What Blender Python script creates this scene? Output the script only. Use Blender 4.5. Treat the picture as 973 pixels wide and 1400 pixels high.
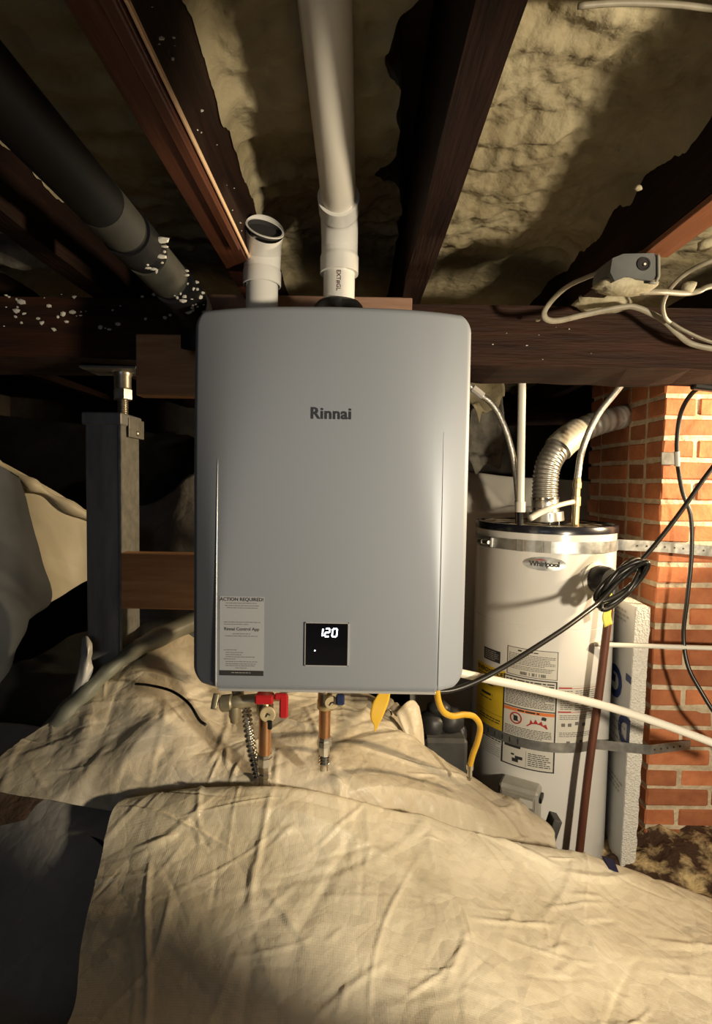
import bpy, math, random
import numpy as np
from mathutils import Vector, Matrix, Euler, noise

for _o in list(bpy.data.objects):
    bpy.data.objects.remove(_o)
random.seed(7)
rng = np.random.default_rng(11)
SC = bpy.context.scene
COL = SC.collection
PI = math.pi

# ------------------------------------------------------------------ camera
F_PX, W_PX, H_PX = 730.0, 973.0, 1400.0
CAM_Z = 1.25
CAM_R = (Euler((math.radians(90 - 3.1), 0, 0)).to_matrix() @ Matrix.Rotation(math.radians(1.0), 3, 'Z'))
cam_data = bpy.data.cameras.new('camera')
cam_data.sensor_fit = 'VERTICAL'
cam_data.sensor_height = 36.0
cam_data.lens = 36.0 * F_PX / H_PX
cam_data.clip_start = 0.02
cam = bpy.data.objects.new('camera', cam_data)
cam.matrix_world = Matrix.Translation((0, 0, CAM_Z)) @ CAM_R.to_4x4()
COL.objects.link(cam)
SC.camera = cam

# ------------------------------------------------------------------ world, lights, exposure
world = bpy.data.worlds.new('world')
SC.world = world
world.use_nodes = True
world.node_tree.nodes['Background'].inputs[0].default_value = (0.02, 0.022, 0.026, 1)
world.node_tree.nodes['Background'].inputs[1].default_value = 0.3
SC.view_settings.view_transform = 'Standard'
SC.view_settings.look = 'None'
SC.view_settings.exposure = 0.0
SC.view_settings.gamma = 1.0
SC.view_settings.use_curve_mapping = False


def aim(o, target):
    o.rotation_euler = (Vector(target) - o.location).to_track_quat('-Z', 'Y').to_euler()


def light(name, kind, loc, energy, color, target=None, **kw):
    d = bpy.data.lights.new(name, kind)
    d.energy = energy
    d.color = color
    for k, v in kw.items():
        setattr(d, k, v)
    o = bpy.data.objects.new(name, d)
    o.location = loc
    COL.objects.link(o)
    if target:
        aim(o, target)
    return o


# warm clamp lamp hanging to the right, under the girder (outside the frame), turned along the girder
light('bulb_light', 'SPOT', (1.72, 1.33, 1.44), 135, (1.0, 0.76, 0.46), (0.72, 1.58, 1.40),
      spot_size=math.radians(74), spot_blend=0.45, shadow_soft_size=0.03)
# clamp work lamp with a reflector behind the photographer's right shoulder
lamp = light('work_lamp_light', 'SPOT', (1.06, -0.12, 1.10), 106, (1.0, 0.85, 0.62), (0.844, 0.853, 1.187),
             spot_size=math.radians(96), spot_blend=0.04, shadow_soft_size=0.06)
# dim cool fill light added behind the camera to lift the dark areas
light('cool_fill', 'AREA', (-0.35, -1.15, 1.45), 1.7, (0.80, 0.88, 1.0), (-0.1, 1.0, 1.25),
      shape='RECTANGLE', size=0.7, size_y=0.5)


# ------------------------------------------------------------------ helpers
def ray(px, py):
    d = Vector(((px - W_PX / 2) / F_PX, -(py - H_PX / 2) / F_PX, -1.0))
    return CAM_R @ d


def P(px, py, y):
    d = ray(px, py)
    t = y / d.y
    return Vector((d.x * t, y, CAM_Z + d.z * t))


def pt(q):
    if isinstance(q, Vector):
        return q
    if q[0] == 'w':
        return Vector(q[1:])
    return P(*q)


class MB:
    def __init__(self):
        self.v, self.f = [], []

    def add(self, verts, faces):
        n = len(self.v)
        self.v += [Vector(p) for p in verts]
        self.f += [tuple(i + n for i in q) for q in faces]
        return self

    def box(self, lo, hi, m=None, bev=0.0):
        x0, y0, z0 = lo
        x1, y1, z1 = hi
        if bev <= 0:
            vs = [(x0, y0, z0), (x1, y0, z0), (x1, y1, z0), (x0, y1, z0), (x0, y0, z1), (x1, y0, z1), (x1, y1, z1), (x0, y1, z1)]
            fs = [(0, 3, 2, 1), (4, 5, 6, 7), (0, 1, 5, 4), (1, 2, 6, 5), (2, 3, 7, 6), (3, 0, 4, 7)]
        else:
            vs, fs = [], []
            b = bev
            idx = {}
            for sx in (0, 1):
                for sy in (0, 1):
                    for sz in (0, 1):
                        c = (x1 if sx else x0, y1 if sy else y0, z1 if sz else z0)
                        s = (-1 if sx else 1, -1 if sy else 1, -1 if sz else 1)
                        for a in range(3):
                            p = [c[i] + (0 if i == a else s[i] * b) for i in range(3)]
                            idx[(sx, sy, sz, a)] = len(vs)
                            vs.append(tuple(p))
            def q(*k):
                fs.append(tuple(idx[j] for j in k))
            for s in (0, 1):
                q((s, 0, 0, 0), (s, 1, 0, 0), (s, 1, 1, 0), (s, 0, 1, 0))
                q((0, s, 0, 1), (1, s, 0, 1), (1, s, 1, 1), (0, s, 1, 1))
                q((0, 0, s, 2), (1, 0, s, 2), (1, 1, s, 2), (0, 1, s, 2))
            for s in (0, 1):
                for t in (0, 1):
                    q((0, s, t, 1), (1, s, t, 1), (1, s, t, 2), (0, s, t, 2))
                    q((s, 0, t, 0), (s, 1, t, 0), (s, 1, t, 2), (s, 0, t, 2))
                    q((s, t, 0, 0), (s, t, 1, 0), (s, t, 1, 1), (s, t, 0, 1))
                    for u in (0, 1):
                        q((s, t, u, 0), (s, t, u, 1), (s, t, u, 2))
        if m is not None:
            vs = [m @ Vector(p) for p in vs]
        return self.add(vs, fs)

    def tube(self, pts, r, seg=12, caps=True, flat=1.0, up=None):
        pts = [Vector(p) for p in pts]
        n = len(pts)
        rf = r if callable(r) else (lambda i, t: r)
        tang = [(pts[min(i + 1, n - 1)] - pts[max(i - 1, 0)]).normalized() for i in range(n)]
        t0 = tang[0]
        nrm = up.copy() if up else (Vector((0, 0, 1)) if abs(t0.z) < 0.9 else Vector((1, 0, 0)))
        vs = []
        for i in range(n):
            nrm = (nrm - tang[i] * nrm.dot(tang[i])).normalized()
            b = tang[i].cross(nrm)
            rr = rf(i, i / max(1, n - 1))
            for k in range(seg):
                a = 2 * PI * k / seg
                vs.append(pts[i] + (nrm * math.cos(a) * flat + b * math.sin(a)) * rr)
        fs = []
        for i in range(n - 1):
            for k in range(seg):
                k2 = (k + 1) % seg
                fs.append((i * seg + k, i * seg + k2, (i + 1) * seg + k2, (i + 1) * seg + k))
        if caps:
            fs.append(tuple(range(seg))[::-1])
            fs.append(tuple((n - 1) * seg + k for k in range(seg)))
        return self.add(vs, fs)

    def cyl(self, a, b, r, seg=20, r2=None, caps=True):
        r2 = r if r2 is None else r2
        return self.tube([a, b], lambda i, t: r if i == 0 else r2, seg, caps)

    def lathe(self, base, axis, prof, seg=28, caps=True):
        """prof: list of (distance along axis, radius)"""
        axis = Vector(axis).normalized()
        n0 = Vector((0, 0, 1)) if abs(axis.z) < 0.9 else Vector((1, 0, 0))
        n0 = (n0 - axis * n0.dot(axis)).normalized()
        b = axis.cross(n0)
        base = Vector(base)
        vs = []
        for d, r in prof:
            for k in range(seg):
                a = 2 * PI * k / seg
                vs.append(base + axis * d + (n0 * math.cos(a) + b * math.sin(a)) * r)
        fs = []
        for i in range(len(prof) - 1):
            for k in range(seg):
                k2 = (k + 1) % seg
                fs.append((i * seg + k, i * seg + k2, (i + 1) * seg + k2, (i + 1) * seg + k))
        if caps:
            fs.append(tuple(range(seg))[::-1])
            fs.append(tuple((len(prof) - 1) * seg + k for k in range(seg)))
        return self.add(vs, fs)

    def grid(self, A, thick=None):
        """A: array (nv, nu, 3)"""
        nv, nu = A.shape[:2]
        vs = [Vector(p) for p in A.reshape(-1, 3)]
        fs = [(j * nu + i, j * nu + i + 1, (j + 1) * nu + i + 1, (j + 1) * nu + i) for j in range(nv - 1) for i in range(nu - 1)]
        return self.add(vs, fs)

    def solid_grid(self, A, off):
        """a sheet with thickness: A plus A+off, closed round its edge"""
        nv, nu = A.shape[:2]
        B = A + np.array(off)
        n = nv * nu
        vs = [Vector(p) for p in A.reshape(-1, 3)] + [Vector(p) for p in B.reshape(-1, 3)]
        fs = []
        for j in range(nv - 1):
            for i in range(nu - 1):
                a, b, c, d = j * nu + i, j * nu + i + 1, (j + 1) * nu + i + 1, (j + 1) * nu + i
                fs.append((a, b, c, d))
                fs.append((n + d, n + c, n + b, n + a))
        ed = [(i, i + 1) for i in range(nu - 1)] + [((nv - 1) * nu + i + 1, (nv - 1) * nu + i) for i in range(nu - 1)]
        ed += [((j + 1) * nu, j * nu) for j in range(nv - 1)] + [(j * nu + nu - 1, (j + 1) * nu + nu - 1) for j in range(nv - 1)]
        for a, b in ed:
            fs.append((b, a, n + a, n + b))
        return self.add(vs, fs)

    def blob(self, c, r, sub=2, amp=0.25, sc=None, freq=12.0, seed=0):
        import bmesh
        bm = bmesh.new()
        bmesh.ops.create_icosphere(bm, subdivisions=sub, radius=1.0)
        c = Vector(c)
        sc = sc or (1, 1, 1)
        vs = []
        for v in bm.verts:
            d = v.co.normalized()
            k = 1 + amp * noise.noise(d * freq * 0.18 + Vector((seed * 3.1, seed, 0))) + amp * 0.5 * noise.noise(d * freq * 0.45 + Vector((seed, 7, 1)))
            vs.append(c + Vector((d.x * sc[0], d.y * sc[1], d.z * sc[2])) * r * k)
        bm.verts.index_update()
        fs = [tuple(v.index for v in f.verts) for f in bm.faces]
        bm.free()
        return self.add(vs, fs)

    def build(self, name, mat, parent=None, smooth=False, angle=None):
        me = bpy.data.meshes.new(name)
        off = ORIG.get(parent.name, Vector((0, 0, 0))) if parent else Vector((0, 0, 0))
        me.from_pydata([tuple(p - off) for p in self.v], [], self.f)
        me.materials.append(M[mat] if isinstance(mat, str) else mat)
        if smooth:
            me.polygons.foreach_set('use_smooth', [True] * len(me.polygons))
            if angle:
                me.set_sharp_from_angle(angle=math.radians(angle))
        me.update()
        o = bpy.data.objects.new(name, me)
        COL.objects.link(o)
        if name in ('fine_print', 'band_print'):
            o['kind'] = 'stuff'
        if parent:
            o.parent = parent
            ORIG[o.name] = off
        else:
            # put the origin at the base of the thing
            co = np.array([p[:] for p in self.v])
            base = Vector((float(co[:, 0].mean()), float(co[:, 1].mean()), float(co[:, 2].min())))
            me.transform(Matrix.Translation(-base))
            o.location = base
            ORIG[o.name] = base
        return o


ORIG = {}


def tag(o, label, cat, group=None, kind=None):
    if label:
        o['label'] = label
    if cat:
        o['category'] = cat
    if group:
        o['group'] = group
    if kind:
        o['kind'] = kind
    return o


def thing(name, label, cat, loc=(0, 0, 0), group=None):
    o = bpy.data.objects.new(name, None)
    o.empty_display_size = 0.05
    o.location = loc
    COL.objects.link(o)
    ORIG[o.name] = Vector(loc)
    return tag(o, label, cat, group)


def struct(o, label=None):
    o['kind'] = 'structure'
    if label:
        o['label'] = label
    return o


def crv(pts, n=48):
    """Catmull-Rom through points"""
    p = [pt(q) for q in pts]
    A = np.array([q[:] for q in p])
    return [Vector(q) for q in cr(A, n)]


def cr(A, n):
    A = np.asarray(A, float)
    k = len(A)
    E = np.vstack([2 * A[:1] - A[1:2], A, 2 * A[-1:] - A[-2:-1]])
    t = np.linspace(0, k - 1 - 1e-9, n)
    i = np.floor(t).astype(int)
    u = (t - i).reshape([-1] + [1] * (A.ndim - 1))
    p0, p1, p2, p3 = E[i], E[i + 1], E[i + 2], E[i + 3]
    return 0.5 * ((2 * p1) + (-p0 + p2) * u + (2 * p0 - 5 * p1 + 4 * p2 - p3) * u ** 2 + (-p0 + 3 * p1 - 3 * p2 + p3) * u ** 3)


def patch(rows, nu, nv):
    A = np.array([[pt(q)[:] for q in r] for r in rows])
    A = cr(A, nv)
    A = cr(A.transpose(1, 0, 2), nu).transpose(1, 0, 2)
    return A


def creases(A, n, amp, width, seed, length=(0.15, 0.7)):
    """fold lines of a stiff plastic sheet: tent-shaped ridges along random segments, moved along the surface normal"""
    r = np.random.default_rng(seed)
    N = np.cross(np.gradient(A, axis=1), np.gradient(A, axis=0))
    N /= np.linalg.norm(N, axis=2, keepdims=True) + 1e-9
    X, Y = A[..., 0], A[..., 1] + 0.6 * A[..., 2]
    lo = (X.min(), Y.min())
    hi = (X.max(), Y.max())
    H = np.zeros(X.shape)
    for _ in range(n):
        cx, cy = r.uniform(lo[0], hi[0]), r.uniform(lo[1], hi[1])
        a = r.choice([r.normal(0.15, 0.35), r.normal(1.3, 0.5), r.uniform(0, PI)])
        L = r.uniform(*length)
        w = width * r.uniform(0.5, 1.8)
        dx, dy = X - cx, Y - cy
        s = dx * math.cos(a) + dy * math.sin(a)
        t = -dx * math.sin(a) + dy * math.cos(a) + 0.05 * np.sin(s * 7 + r.uniform(0, 6))
        e = np.clip(1 - (np.abs(s) / (L / 2)) ** 2, 0, 1)
        asym = np.where(t > 0, w * r.uniform(0.5, 1), w)
        H += amp * r.uniform(-0.6, 1.0) * e * np.clip(1 - np.abs(t) / asym, 0, 1)
    return A + N * H[..., None]


def fbm(A, freq, amp, octv=3, seed=0.0, axis=None):
    out = A.copy()
    nv, nu = A.shape[:2]
    for j in range(nv):
        for i in range(nu):
            p = Vector(A[j, i]) * freq + Vector((seed, seed * 1.7, 0))
            h = noise.fractal(p, 0.9, 2.1, octv)
            if axis is None:
                out[j, i, 2] += amp * h
            else:
                out[j, i] += np.array(axis) * amp * h
    return out


def text_mesh(s, size, bold=0.0, shear=0.0, space=1.0, align='CENTER'):
    c = bpy.data.curves.new('lettering', 'FONT')
    c.body = s
    c.size = size
    c.align_x = align
    c.align_y = 'CENTER'
    c.offset = bold
    c.shear = shear
    c.space_character = space
    c.resolution_u = 3
    o = bpy.data.objects.new('lettering', c)
    COL.objects.link(o)
    dg = bpy.context.evaluated_depsgraph_get()
    me = bpy.data.meshes.new_from_object(o.evaluated_get(dg))
    vs = [v.co.copy() for v in me.vertices]
    fs = [tuple(p.vertices) for p in me.polygons]
    bpy.data.objects.remove(o)
    bpy.data.curves.remove(c)
    bpy.data.meshes.remove(me)
    return vs, fs


def lettering(name, s, size, fn, mat, parent, **kw):
    """fn maps a flat (u, v) in metres on the face to world"""
    vs, fs = text_mesh(s, size, **kw)
    return MB().add([fn(v.x, v.y) for v in vs], fs).build(name, mat, parent)


# ------------------------------------------------------------------ materials
M = {}


def mat(name, c1, c2=None, scale=8.0, stretch=(1, 1, 1), detail=6, rough=0.6, metal=0.0, bump=None, lo=0.35, hi=0.65,
        coat=0.0, spec=0.5, rand=0.0, emit=None, coord='Object', rough2=None, c3=None, trans=0.0):
    m = bpy.data.materials.new(name)
    m.use_nodes = True
    nt = m.node_tree
    N, L = nt.nodes, nt.links
    b = N['Principled BSDF']
    b.inputs['Base Color'].default_value = (*c1, 1)
    b.inputs['Roughness'].default_value = rough
    b.inputs['Metallic'].default_value = metal
    b.inputs['Specular IOR Level'].default_value = spec
    b.inputs['Coat Weight'].default_value = coat
    b.inputs['Coat Roughness'].default_value = 0.12
    if trans:
        b.inputs['Transmission Weight'].default_value = trans
    if emit:
        b.inputs['Emission Color'].default_value = (*emit[0], 1)
        b.inputs['Emission Strength'].default_value = emit[1]
    tc = N.new('ShaderNodeTexCoord')
    mp = N.new('ShaderNodeMapping')
    mp.inputs['Scale'].default_value = stretch
    L.new(tc.outputs[coord], mp.inputs['Vector'])
    oi = None
    vec = mp.outputs['Vector']
    if rand or c2:
        oi = N.new('ShaderNodeObjectInfo')
        ad = N.new('ShaderNodeVectorMath')
        ad.operation = 'ADD'
        sc_ = N.new('ShaderNodeMath')
        sc_.operation = 'MULTIPLY'
        sc_.inputs[1].default_value = 17.0
        L.new(oi.outputs['Random'], sc_.inputs[0])
        L.new(mp.outputs['Vector'], ad.inputs[0])
        L.new(sc_.outputs[0], ad.inputs[1])
        vec = ad.outputs[0]
    if c2:
        nz = N.new('ShaderNodeTexNoise')
        nz.inputs['Scale'].default_value = scale
        nz.inputs['Detail'].default_value = detail
        nz.inputs['Roughness'].default_value = 0.6
        L.new(vec, nz.inputs['Vector'])
        rp = N.new('ShaderNodeValToRGB')
        rp.color_ramp.elements[0].position = lo
        rp.color_ramp.elements[0].color = (*c1, 1)
        rp.color_ramp.elements[1].position = hi
        rp.color_ramp.elements[1].color = (*c2, 1)
        if c3:
            e = rp.color_ramp.elements.new(min(0.98, hi + 0.12))
            e.color = (*c3, 1)
        L.new(nz.outputs['Fac'], rp.inputs['Fac'])
        out = rp.outputs['Color']
        if rand:
            hs = N.new('ShaderNodeHueSaturation')
            mr = N.new('ShaderNodeMapRange')
            mr.inputs['To Min'].default_value = 1 - rand
            mr.inputs['To Max'].default_value = 1 + rand
            L.new(oi.outputs['Random'], mr.inputs['Value'])
            L.new(mr.outputs[0], hs.inputs['Value'])
            L.new(out, hs.inputs['Color'])
            out = hs.outputs['Color']
        L.new(out, b.inputs['Base Color'])
        if rough2 is not None:
            m2 = N.new('ShaderNodeMapRange')
            m2.inputs['From Min'].default_value = lo
            m2.inputs['From Max'].default_value = hi
            m2.inputs['To Min'].default_value = rough
            m2.inputs['To Max'].default_value = rough2
            L.new(nz.outputs['Fac'], m2.inputs['Value'])
            L.new(m2.outputs[0], b.inputs['Roughness'])
    last = None
    for bp in (bump or []):
        kind, bs, strength, dist = bp[:4]
        if kind == 'noise':
            t = N.new('ShaderNodeTexNoise')
            t.inputs['Detail'].default_value = 8
            h = t.outputs['Fac']
        elif kind == 'voronoi':
            t = N.new('ShaderNodeTexVoronoi')
            h = t.outputs['Distance']
        elif kind == 'edge':
            t = N.new('ShaderNodeTexVoronoi')
            t.feature = 'DISTANCE_TO_EDGE'
            h = t.outputs['Distance']
        else:
            t = N.new('ShaderNodeTexWave')
            t.bands_direction = kind[-1].upper()
            t.inputs['Distortion'].default_value = bp[4] if len(bp) > 4 else 0.0
            h = t.outputs['Fac']
        t.inputs['Scale'].default_value = bs
        L.new(vec, t.inputs['Vector'])
        bn = N.new('ShaderNodeBump')
        bn.inputs['Strength'].default_value = strength
        bn.inputs['Distance'].default_value = dist
        L.new(h, bn.inputs['Height'])
        if last:
            L.new(last, bn.inputs['Normal'])
        last = bn.outputs['Normal']
    if last:
        L.new(last, b.inputs['Normal'])
    M[name] = m
    return m


TARP_BUMP = [('noise', 5, 0.4, 0.012), ('edge', 13, 0.55, 0.012), ('edge', 31, 0.35, 0.006), ('noise', 45, 0.4, 0.004), ('wave_x', 90, 0.10, 0.001), ('wave_y', 90, 0.10, 0.001)]
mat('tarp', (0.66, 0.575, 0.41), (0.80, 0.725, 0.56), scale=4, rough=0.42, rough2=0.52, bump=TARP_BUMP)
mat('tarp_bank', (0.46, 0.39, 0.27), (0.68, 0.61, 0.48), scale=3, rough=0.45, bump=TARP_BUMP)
mat('tarp_dim', (0.30, 0.28, 0.25), (0.42, 0.40, 0.37), scale=4, rough=0.55, bump=TARP_BUMP)  # tarp copy with shade painted into a darker base colour
mat('tarp_grey', (0.075, 0.078, 0.08), (0.11, 0.112, 0.115), scale=3, rough=0.85, spec=0.1, bump=[('noise', 6, 0.3, 0.01)])  # shade on the far left sheet, painted in as a near-black base
mat('tarp_wall', (0.74, 0.70, 0.61), (0.86, 0.82, 0.74), scale=3, rough=0.5, bump=[('noise', 6, 0.3, 0.01)])
mat('tarp_hung', (0.74, 0.66, 0.48), (0.82, 0.75, 0.58), scale=3, rough=0.5, bump=[('noise', 6, 0.3, 0.01)])
mat('foam', (0.21, 0.17, 0.09), (0.36, 0.31, 0.195), scale=7, detail=8, rough=0.8, bump=[('noise', 16, 0.8, 0.018), ('noise', 60, 0.5, 0.005)], lo=0.3, hi=0.62)
mat('foam_pale', (0.30, 0.26, 0.16), (0.48, 0.43, 0.30), scale=30, rough=0.8, bump=[('noise', 60, 0.6, 0.006)])
mat('old_wood', (0.008, 0.0035, 0.0024), (0.027, 0.0105, 0.006), scale=6, stretch=(9, 0.6, 9), rough=0.7, spec=0.2, bump=[('noise', 14, 0.5, 0.006)], lo=0.3, hi=0.75)
mat('red_wood', (0.060, 0.018, 0.008), (0.115, 0.037, 0.016), scale=5, stretch=(9, 0.5, 9), rough=0.5, bump=[('noise', 14, 0.3, 0.003)])
mat('orange_wood', (0.17, 0.055, 0.022), (0.28, 0.10, 0.042), scale=5, stretch=(9, 0.5, 9), rough=0.5, bump=[('noise', 14, 0.3, 0.003)])
mat('girder_wood', (0.012, 0.005, 0.003), (0.048, 0.0175, 0.0085), scale=5, stretch=(0.6, 7, 7), rough=0.7, spec=0.25, bump=[('noise', 22, 0.6, 0.006)], lo=0.3, hi=0.72, c3=(0.10, 0.038, 0.018))
mat('new_lumber', (0.46, 0.22, 0.09), (0.62, 0.34, 0.16), scale=4, stretch=(1.2, 14, 14), detail=4, rough=0.6, bump=[('noise', 30, 0.15, 0.001)])
mat('plate_wood', (0.30, 0.16, 0.10), (0.42, 0.25, 0.17), scale=5, stretch=(1, 9, 9), rough=0.7)
mat('brick', (0.34, 0.105, 0.042), (0.54, 0.20, 0.085), scale=14, detail=8, rough=0.86, rand=0.30, bump=[('noise', 40, 0.7, 0.004), ('noise', 130, 0.5, 0.0015)], lo=0.3, hi=0.7)
mat('mortar', (0.46, 0.37, 0.25), (0.72, 0.61, 0.45), scale=26, detail=8, rough=0.95, bump=[('noise', 55, 1.0, 0.008)])
mat('dirt', (0.055, 0.032, 0.018), (0.14, 0.085, 0.05), scale=12, rough=0.95, bump=[('noise', 20, 0.9, 0.02)])
mat('rubble', (0.06, 0.03, 0.015), (0.60, 0.46, 0.24), scale=13, detail=9, rough=0.9, bump=[('noise', 26, 1.0, 0.02)], lo=0.46, hi=0.60)
mat('dark_wall', (0.03, 0.025, 0.02), (0.075, 0.062, 0.05), scale=5, rough=0.9, bump=[('noise', 10, 0.6, 0.02)])
mat('deck', (0.04, 0.022, 0.012), (0.09, 0.05, 0.03), scale=5, rough=0.9)
mat('silver', (0.335, 0.362, 0.408), rough=0.5, metal=0.25, spec=0.35, bump=[('noise', 900, 0.04, 0.0004)])
mat('silver_edge', (0.75, 0.75, 0.74), rough=0.3, metal=0.5)
mat('casing', (0.36, 0.36, 0.36), rough=0.45, metal=0.4)
mat('black_glass', (0.006, 0.006, 0.008), rough=0.12, coat=0.6)
mat('black_plastic', (0.012, 0.012, 0.013), rough=0.4)
mat('rubber', (0.010, 0.010, 0.011), rough=0.42)
mat('cord', (0.012, 0.011, 0.010), rough=0.36, spec=0.6)
mat('led', (1, 1, 1), emit=((0.78, 0.90, 1.0), 4.5))
mat('logo_ink', (0.035, 0.035, 0.04), rough=0.4)
mat('ink', (0.03, 0.03, 0.03), rough=0.6)
mat('ink_grey', (0.16, 0.15, 0.14), rough=0.6)
mat('ink_soft', (0.34, 0.32, 0.29), rough=0.6)
mat('ink_red', (0.42, 0.035, 0.035), rough=0.5)
mat('ink_orange', (0.75, 0.20, 0.05), rough=0.5)
mat('ink_navy', (0.015, 0.03, 0.13), rough=0.4)
mat('sticker', (0.41, 0.425, 0.45), rough=0.35, spec=0.5)
mat('paper', (0.66, 0.64, 0.58), rough=0.5)
mat('yellow_label', (0.80, 0.56, 0.035), (0.74, 0.50, 0.03), scale=9, rough=0.45)
mat('yellow_tag', (0.80, 0.50, 0.04), (0.72, 0.42, 0.03), scale=20, rough=0.4)
mat('lime_tag', (0.72, 0.64, 0.10), rough=0.45)
mat('yellow_hose', (0.72, 0.42, 0.03), (0.60, 0.34, 0.03), scale=30, rough=0.35)
mat('pvc', (0.74, 0.73, 0.69), (0.80, 0.79, 0.75), scale=7, rough=0.28, coat=0.3)
mat('pvc_old', (0.68, 0.62, 0.50), (0.80, 0.76, 0.67), scale=9, stretch=(4, 0.6, 4), detail=8, rough=0.35, lo=0.26, hi=0.44)
mat('pex', (0.78, 0.76, 0.68), rough=0.38)
mat('pvc_inside', (0.03, 0.028, 0.027), rough=0.9)
mat('tank_enamel', (0.80, 0.79, 0.765), (0.76, 0.745, 0.71), scale=5, rough=0.2, coat=0.5)
mat('tank_rim', (0.012, 0.013, 0.02), rough=0.25, coat=0.4)
mat('tank_lid', (0.10, 0.085, 0.07), (0.30, 0.25, 0.18), scale=40, rough=0.9, bump=[('noise', 80, 0.8, 0.006)])
mat('galv', (0.46, 0.47, 0.46), (0.62, 0.63, 0.62), scale=40, rough=0.33, rough2=0.42, metal=0.85)
mat('galv_dull', (0.30, 0.30, 0.30), (0.42, 0.42, 0.41), scale=14, stretch=(3, 3, 0.5), rough=0.4, rough2=0.5, metal=0.4)
mat('galv_side', (0.30, 0.29, 0.26), (0.44, 0.43, 0.39), scale=40, rough=0.5, metal=0.55)
mat('bolt_steel', (0.50, 0.46, 0.38), (0.66, 0.61, 0.52), scale=60, rough=0.35, metal=0.8)
mat('duct', (0.55, 0.53, 0.48), (0.68, 0.66, 0.60), scale=30, rough=0.34, metal=0.8)
mat('duct_tape', (0.60, 0.55, 0.44), (0.74, 0.70, 0.58), scale=40, rough=0.45, metal=0.3)
mat('braid', (0.48, 0.46, 0.42), (0.70, 0.68, 0.63), scale=180, rough=0.36, metal=0.8, bump=[('voronoi', 420, 0.6, 0.001)])
mat('chrome', (0.66, 0.64, 0.58), rough=0.2, metal=0.95)
mat('steel_hose', (0.58, 0.56, 0.50), rough=0.25, metal=0.9)
mat('brass', (0.46, 0.36, 0.19), (0.56, 0.46, 0.27), scale=40, rough=0.36, metal=0.8)
mat('brass_dull', (0.38, 0.33, 0.22), (0.48, 0.42, 0.29), scale=40, rough=0.45, metal=0.65)
mat('tag_brass', (0.72, 0.60, 0.36), rough=0.5, metal=0.3)
mat('copper', (0.62, 0.30, 0.14), (0.72, 0.40, 0.21), scale=26, rough=0.32, metal=0.9)
mat('red_plastic', (0.52, 0.02, 0.025), rough=0.35)
mat('blue_plastic', (0.02, 0.035, 0.10), rough=0.35)
mat('blue_tape', (0.008, 0.014, 0.05), rough=0.45)
mat('abs', (0.005, 0.005, 0.006), (0.010, 0.010, 0.011), scale=6, rough=0.55, spec=0.3)
mat('abs_band', (0.035, 0.035, 0.03), (0.07, 0.068, 0.056), scale=8, rough=0.5)
mat('brown_pipe', (0.10, 0.035, 0.022), (0.15, 0.055, 0.032), scale=10, stretch=(4, 4, 0.6), rough=0.42)
mat('eps', (0.70, 0.67, 0.60), (0.82, 0.80, 0.74), scale=140, rough=0.9, bump=[('voronoi', 170, 0.9, 0.004)])
mat('board_film', (0.56, 0.56, 0.55), (0.62, 0.62, 0.61), scale=6, rough=0.3)
mat('box_grey', (0.085, 0.09, 0.088), (0.13, 0.135, 0.13), scale=10, rough=0.45)
mat('box_lid', (0.26, 0.25, 0.21), rough=0.45)
mat('clip_metal', (0.13, 0.13, 0.12), (0.20, 0.20, 0.19), scale=60, rough=0.5)
mat('pale_edge', (0.80, 0.55, 0.34), rough=0.4)  # painted highlight for the joist's lower corner
mat('print_brown', (0.13, 0.06, 0.05), rough=0.5)
mat('nm_cable', (0.21, 0.185, 0.135), (0.30, 0.27, 0.205), scale=30, rough=0.5)
mat('pump_grey', (0.05, 0.05, 0.048), (0.085, 0.083, 0.08), scale=14, rough=0.5)
mat('pump_black', (0.014, 0.014, 0.015), (0.03, 0.03, 0.03), scale=14, rough=0.45)
mat('gas_valve', (0.44, 0.42, 0.37), (0.52, 0.50, 0.45), scale=20, rough=0.45, metal=0.3)
mat('gas_window', (0.24, 0.22, 0.18), (0.36, 0.34, 0.29), scale=20, rough=0.35)
mat('plastic_scrap', (0.50, 0.49, 0.46), rough=0.3)
mat('green_tube', (0.17, 0.175, 0.14), (0.25, 0.25, 0.20), scale=8, rough=0.5)
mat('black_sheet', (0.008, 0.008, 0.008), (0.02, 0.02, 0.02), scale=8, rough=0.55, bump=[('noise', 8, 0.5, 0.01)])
mat('grey_scrap', (0.10, 0.09, 0.075), (0.24, 0.22, 0.18), scale=16, rough=0.9, bump=[('noise', 26, 0.8, 0.01)])
mat('crumb', (0.55, 0.53, 0.48), (0.7, 0.67, 0.58), scale=30, rough=0.85)
mat('stone', (0.25, 0.21, 0.15), (0.45, 0.40, 0.31), scale=20, rough=0.9, bump=[('noise', 40, 0.8, 0.006)])

# ------------------------------------------------------------------ the room
WX0, WX1, WY0, WY1, CEIL = -2.0, 2.3, -1.6, 3.1, 1.92
struct(MB().box((WX0, WY0, -0.1), (WX1, WY1, 0.0)).build('floor', 'dirt'))
struct(MB().box((WX0, WY0, CEIL), (WX1, WY1, CEIL + 0.05)).build('ceiling', 'deck'))
struct(MB().box((WX0 - 0.1, WY0, -0.1), (WX0, WY1, CEIL + 0.05)).build('wall_left', 'dark_wall'))
struct(MB().box((WX1, WY0, -0.1), (WX1 + 0.1, WY1, CEIL + 0.05)).build('wall_right', 'dark_wall'))
struct(MB().box((WX0, WY1, -0.1), (WX1, WY1 + 0.1, CEIL + 0.05)).build('wall_back', 'dark_wall'))
struct(MB().box((WX0, WY0 - 0.1, -0.1), (WX1, WY0, CEIL + 0.05)).build('wall_front', 'dark_wall'))

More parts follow.
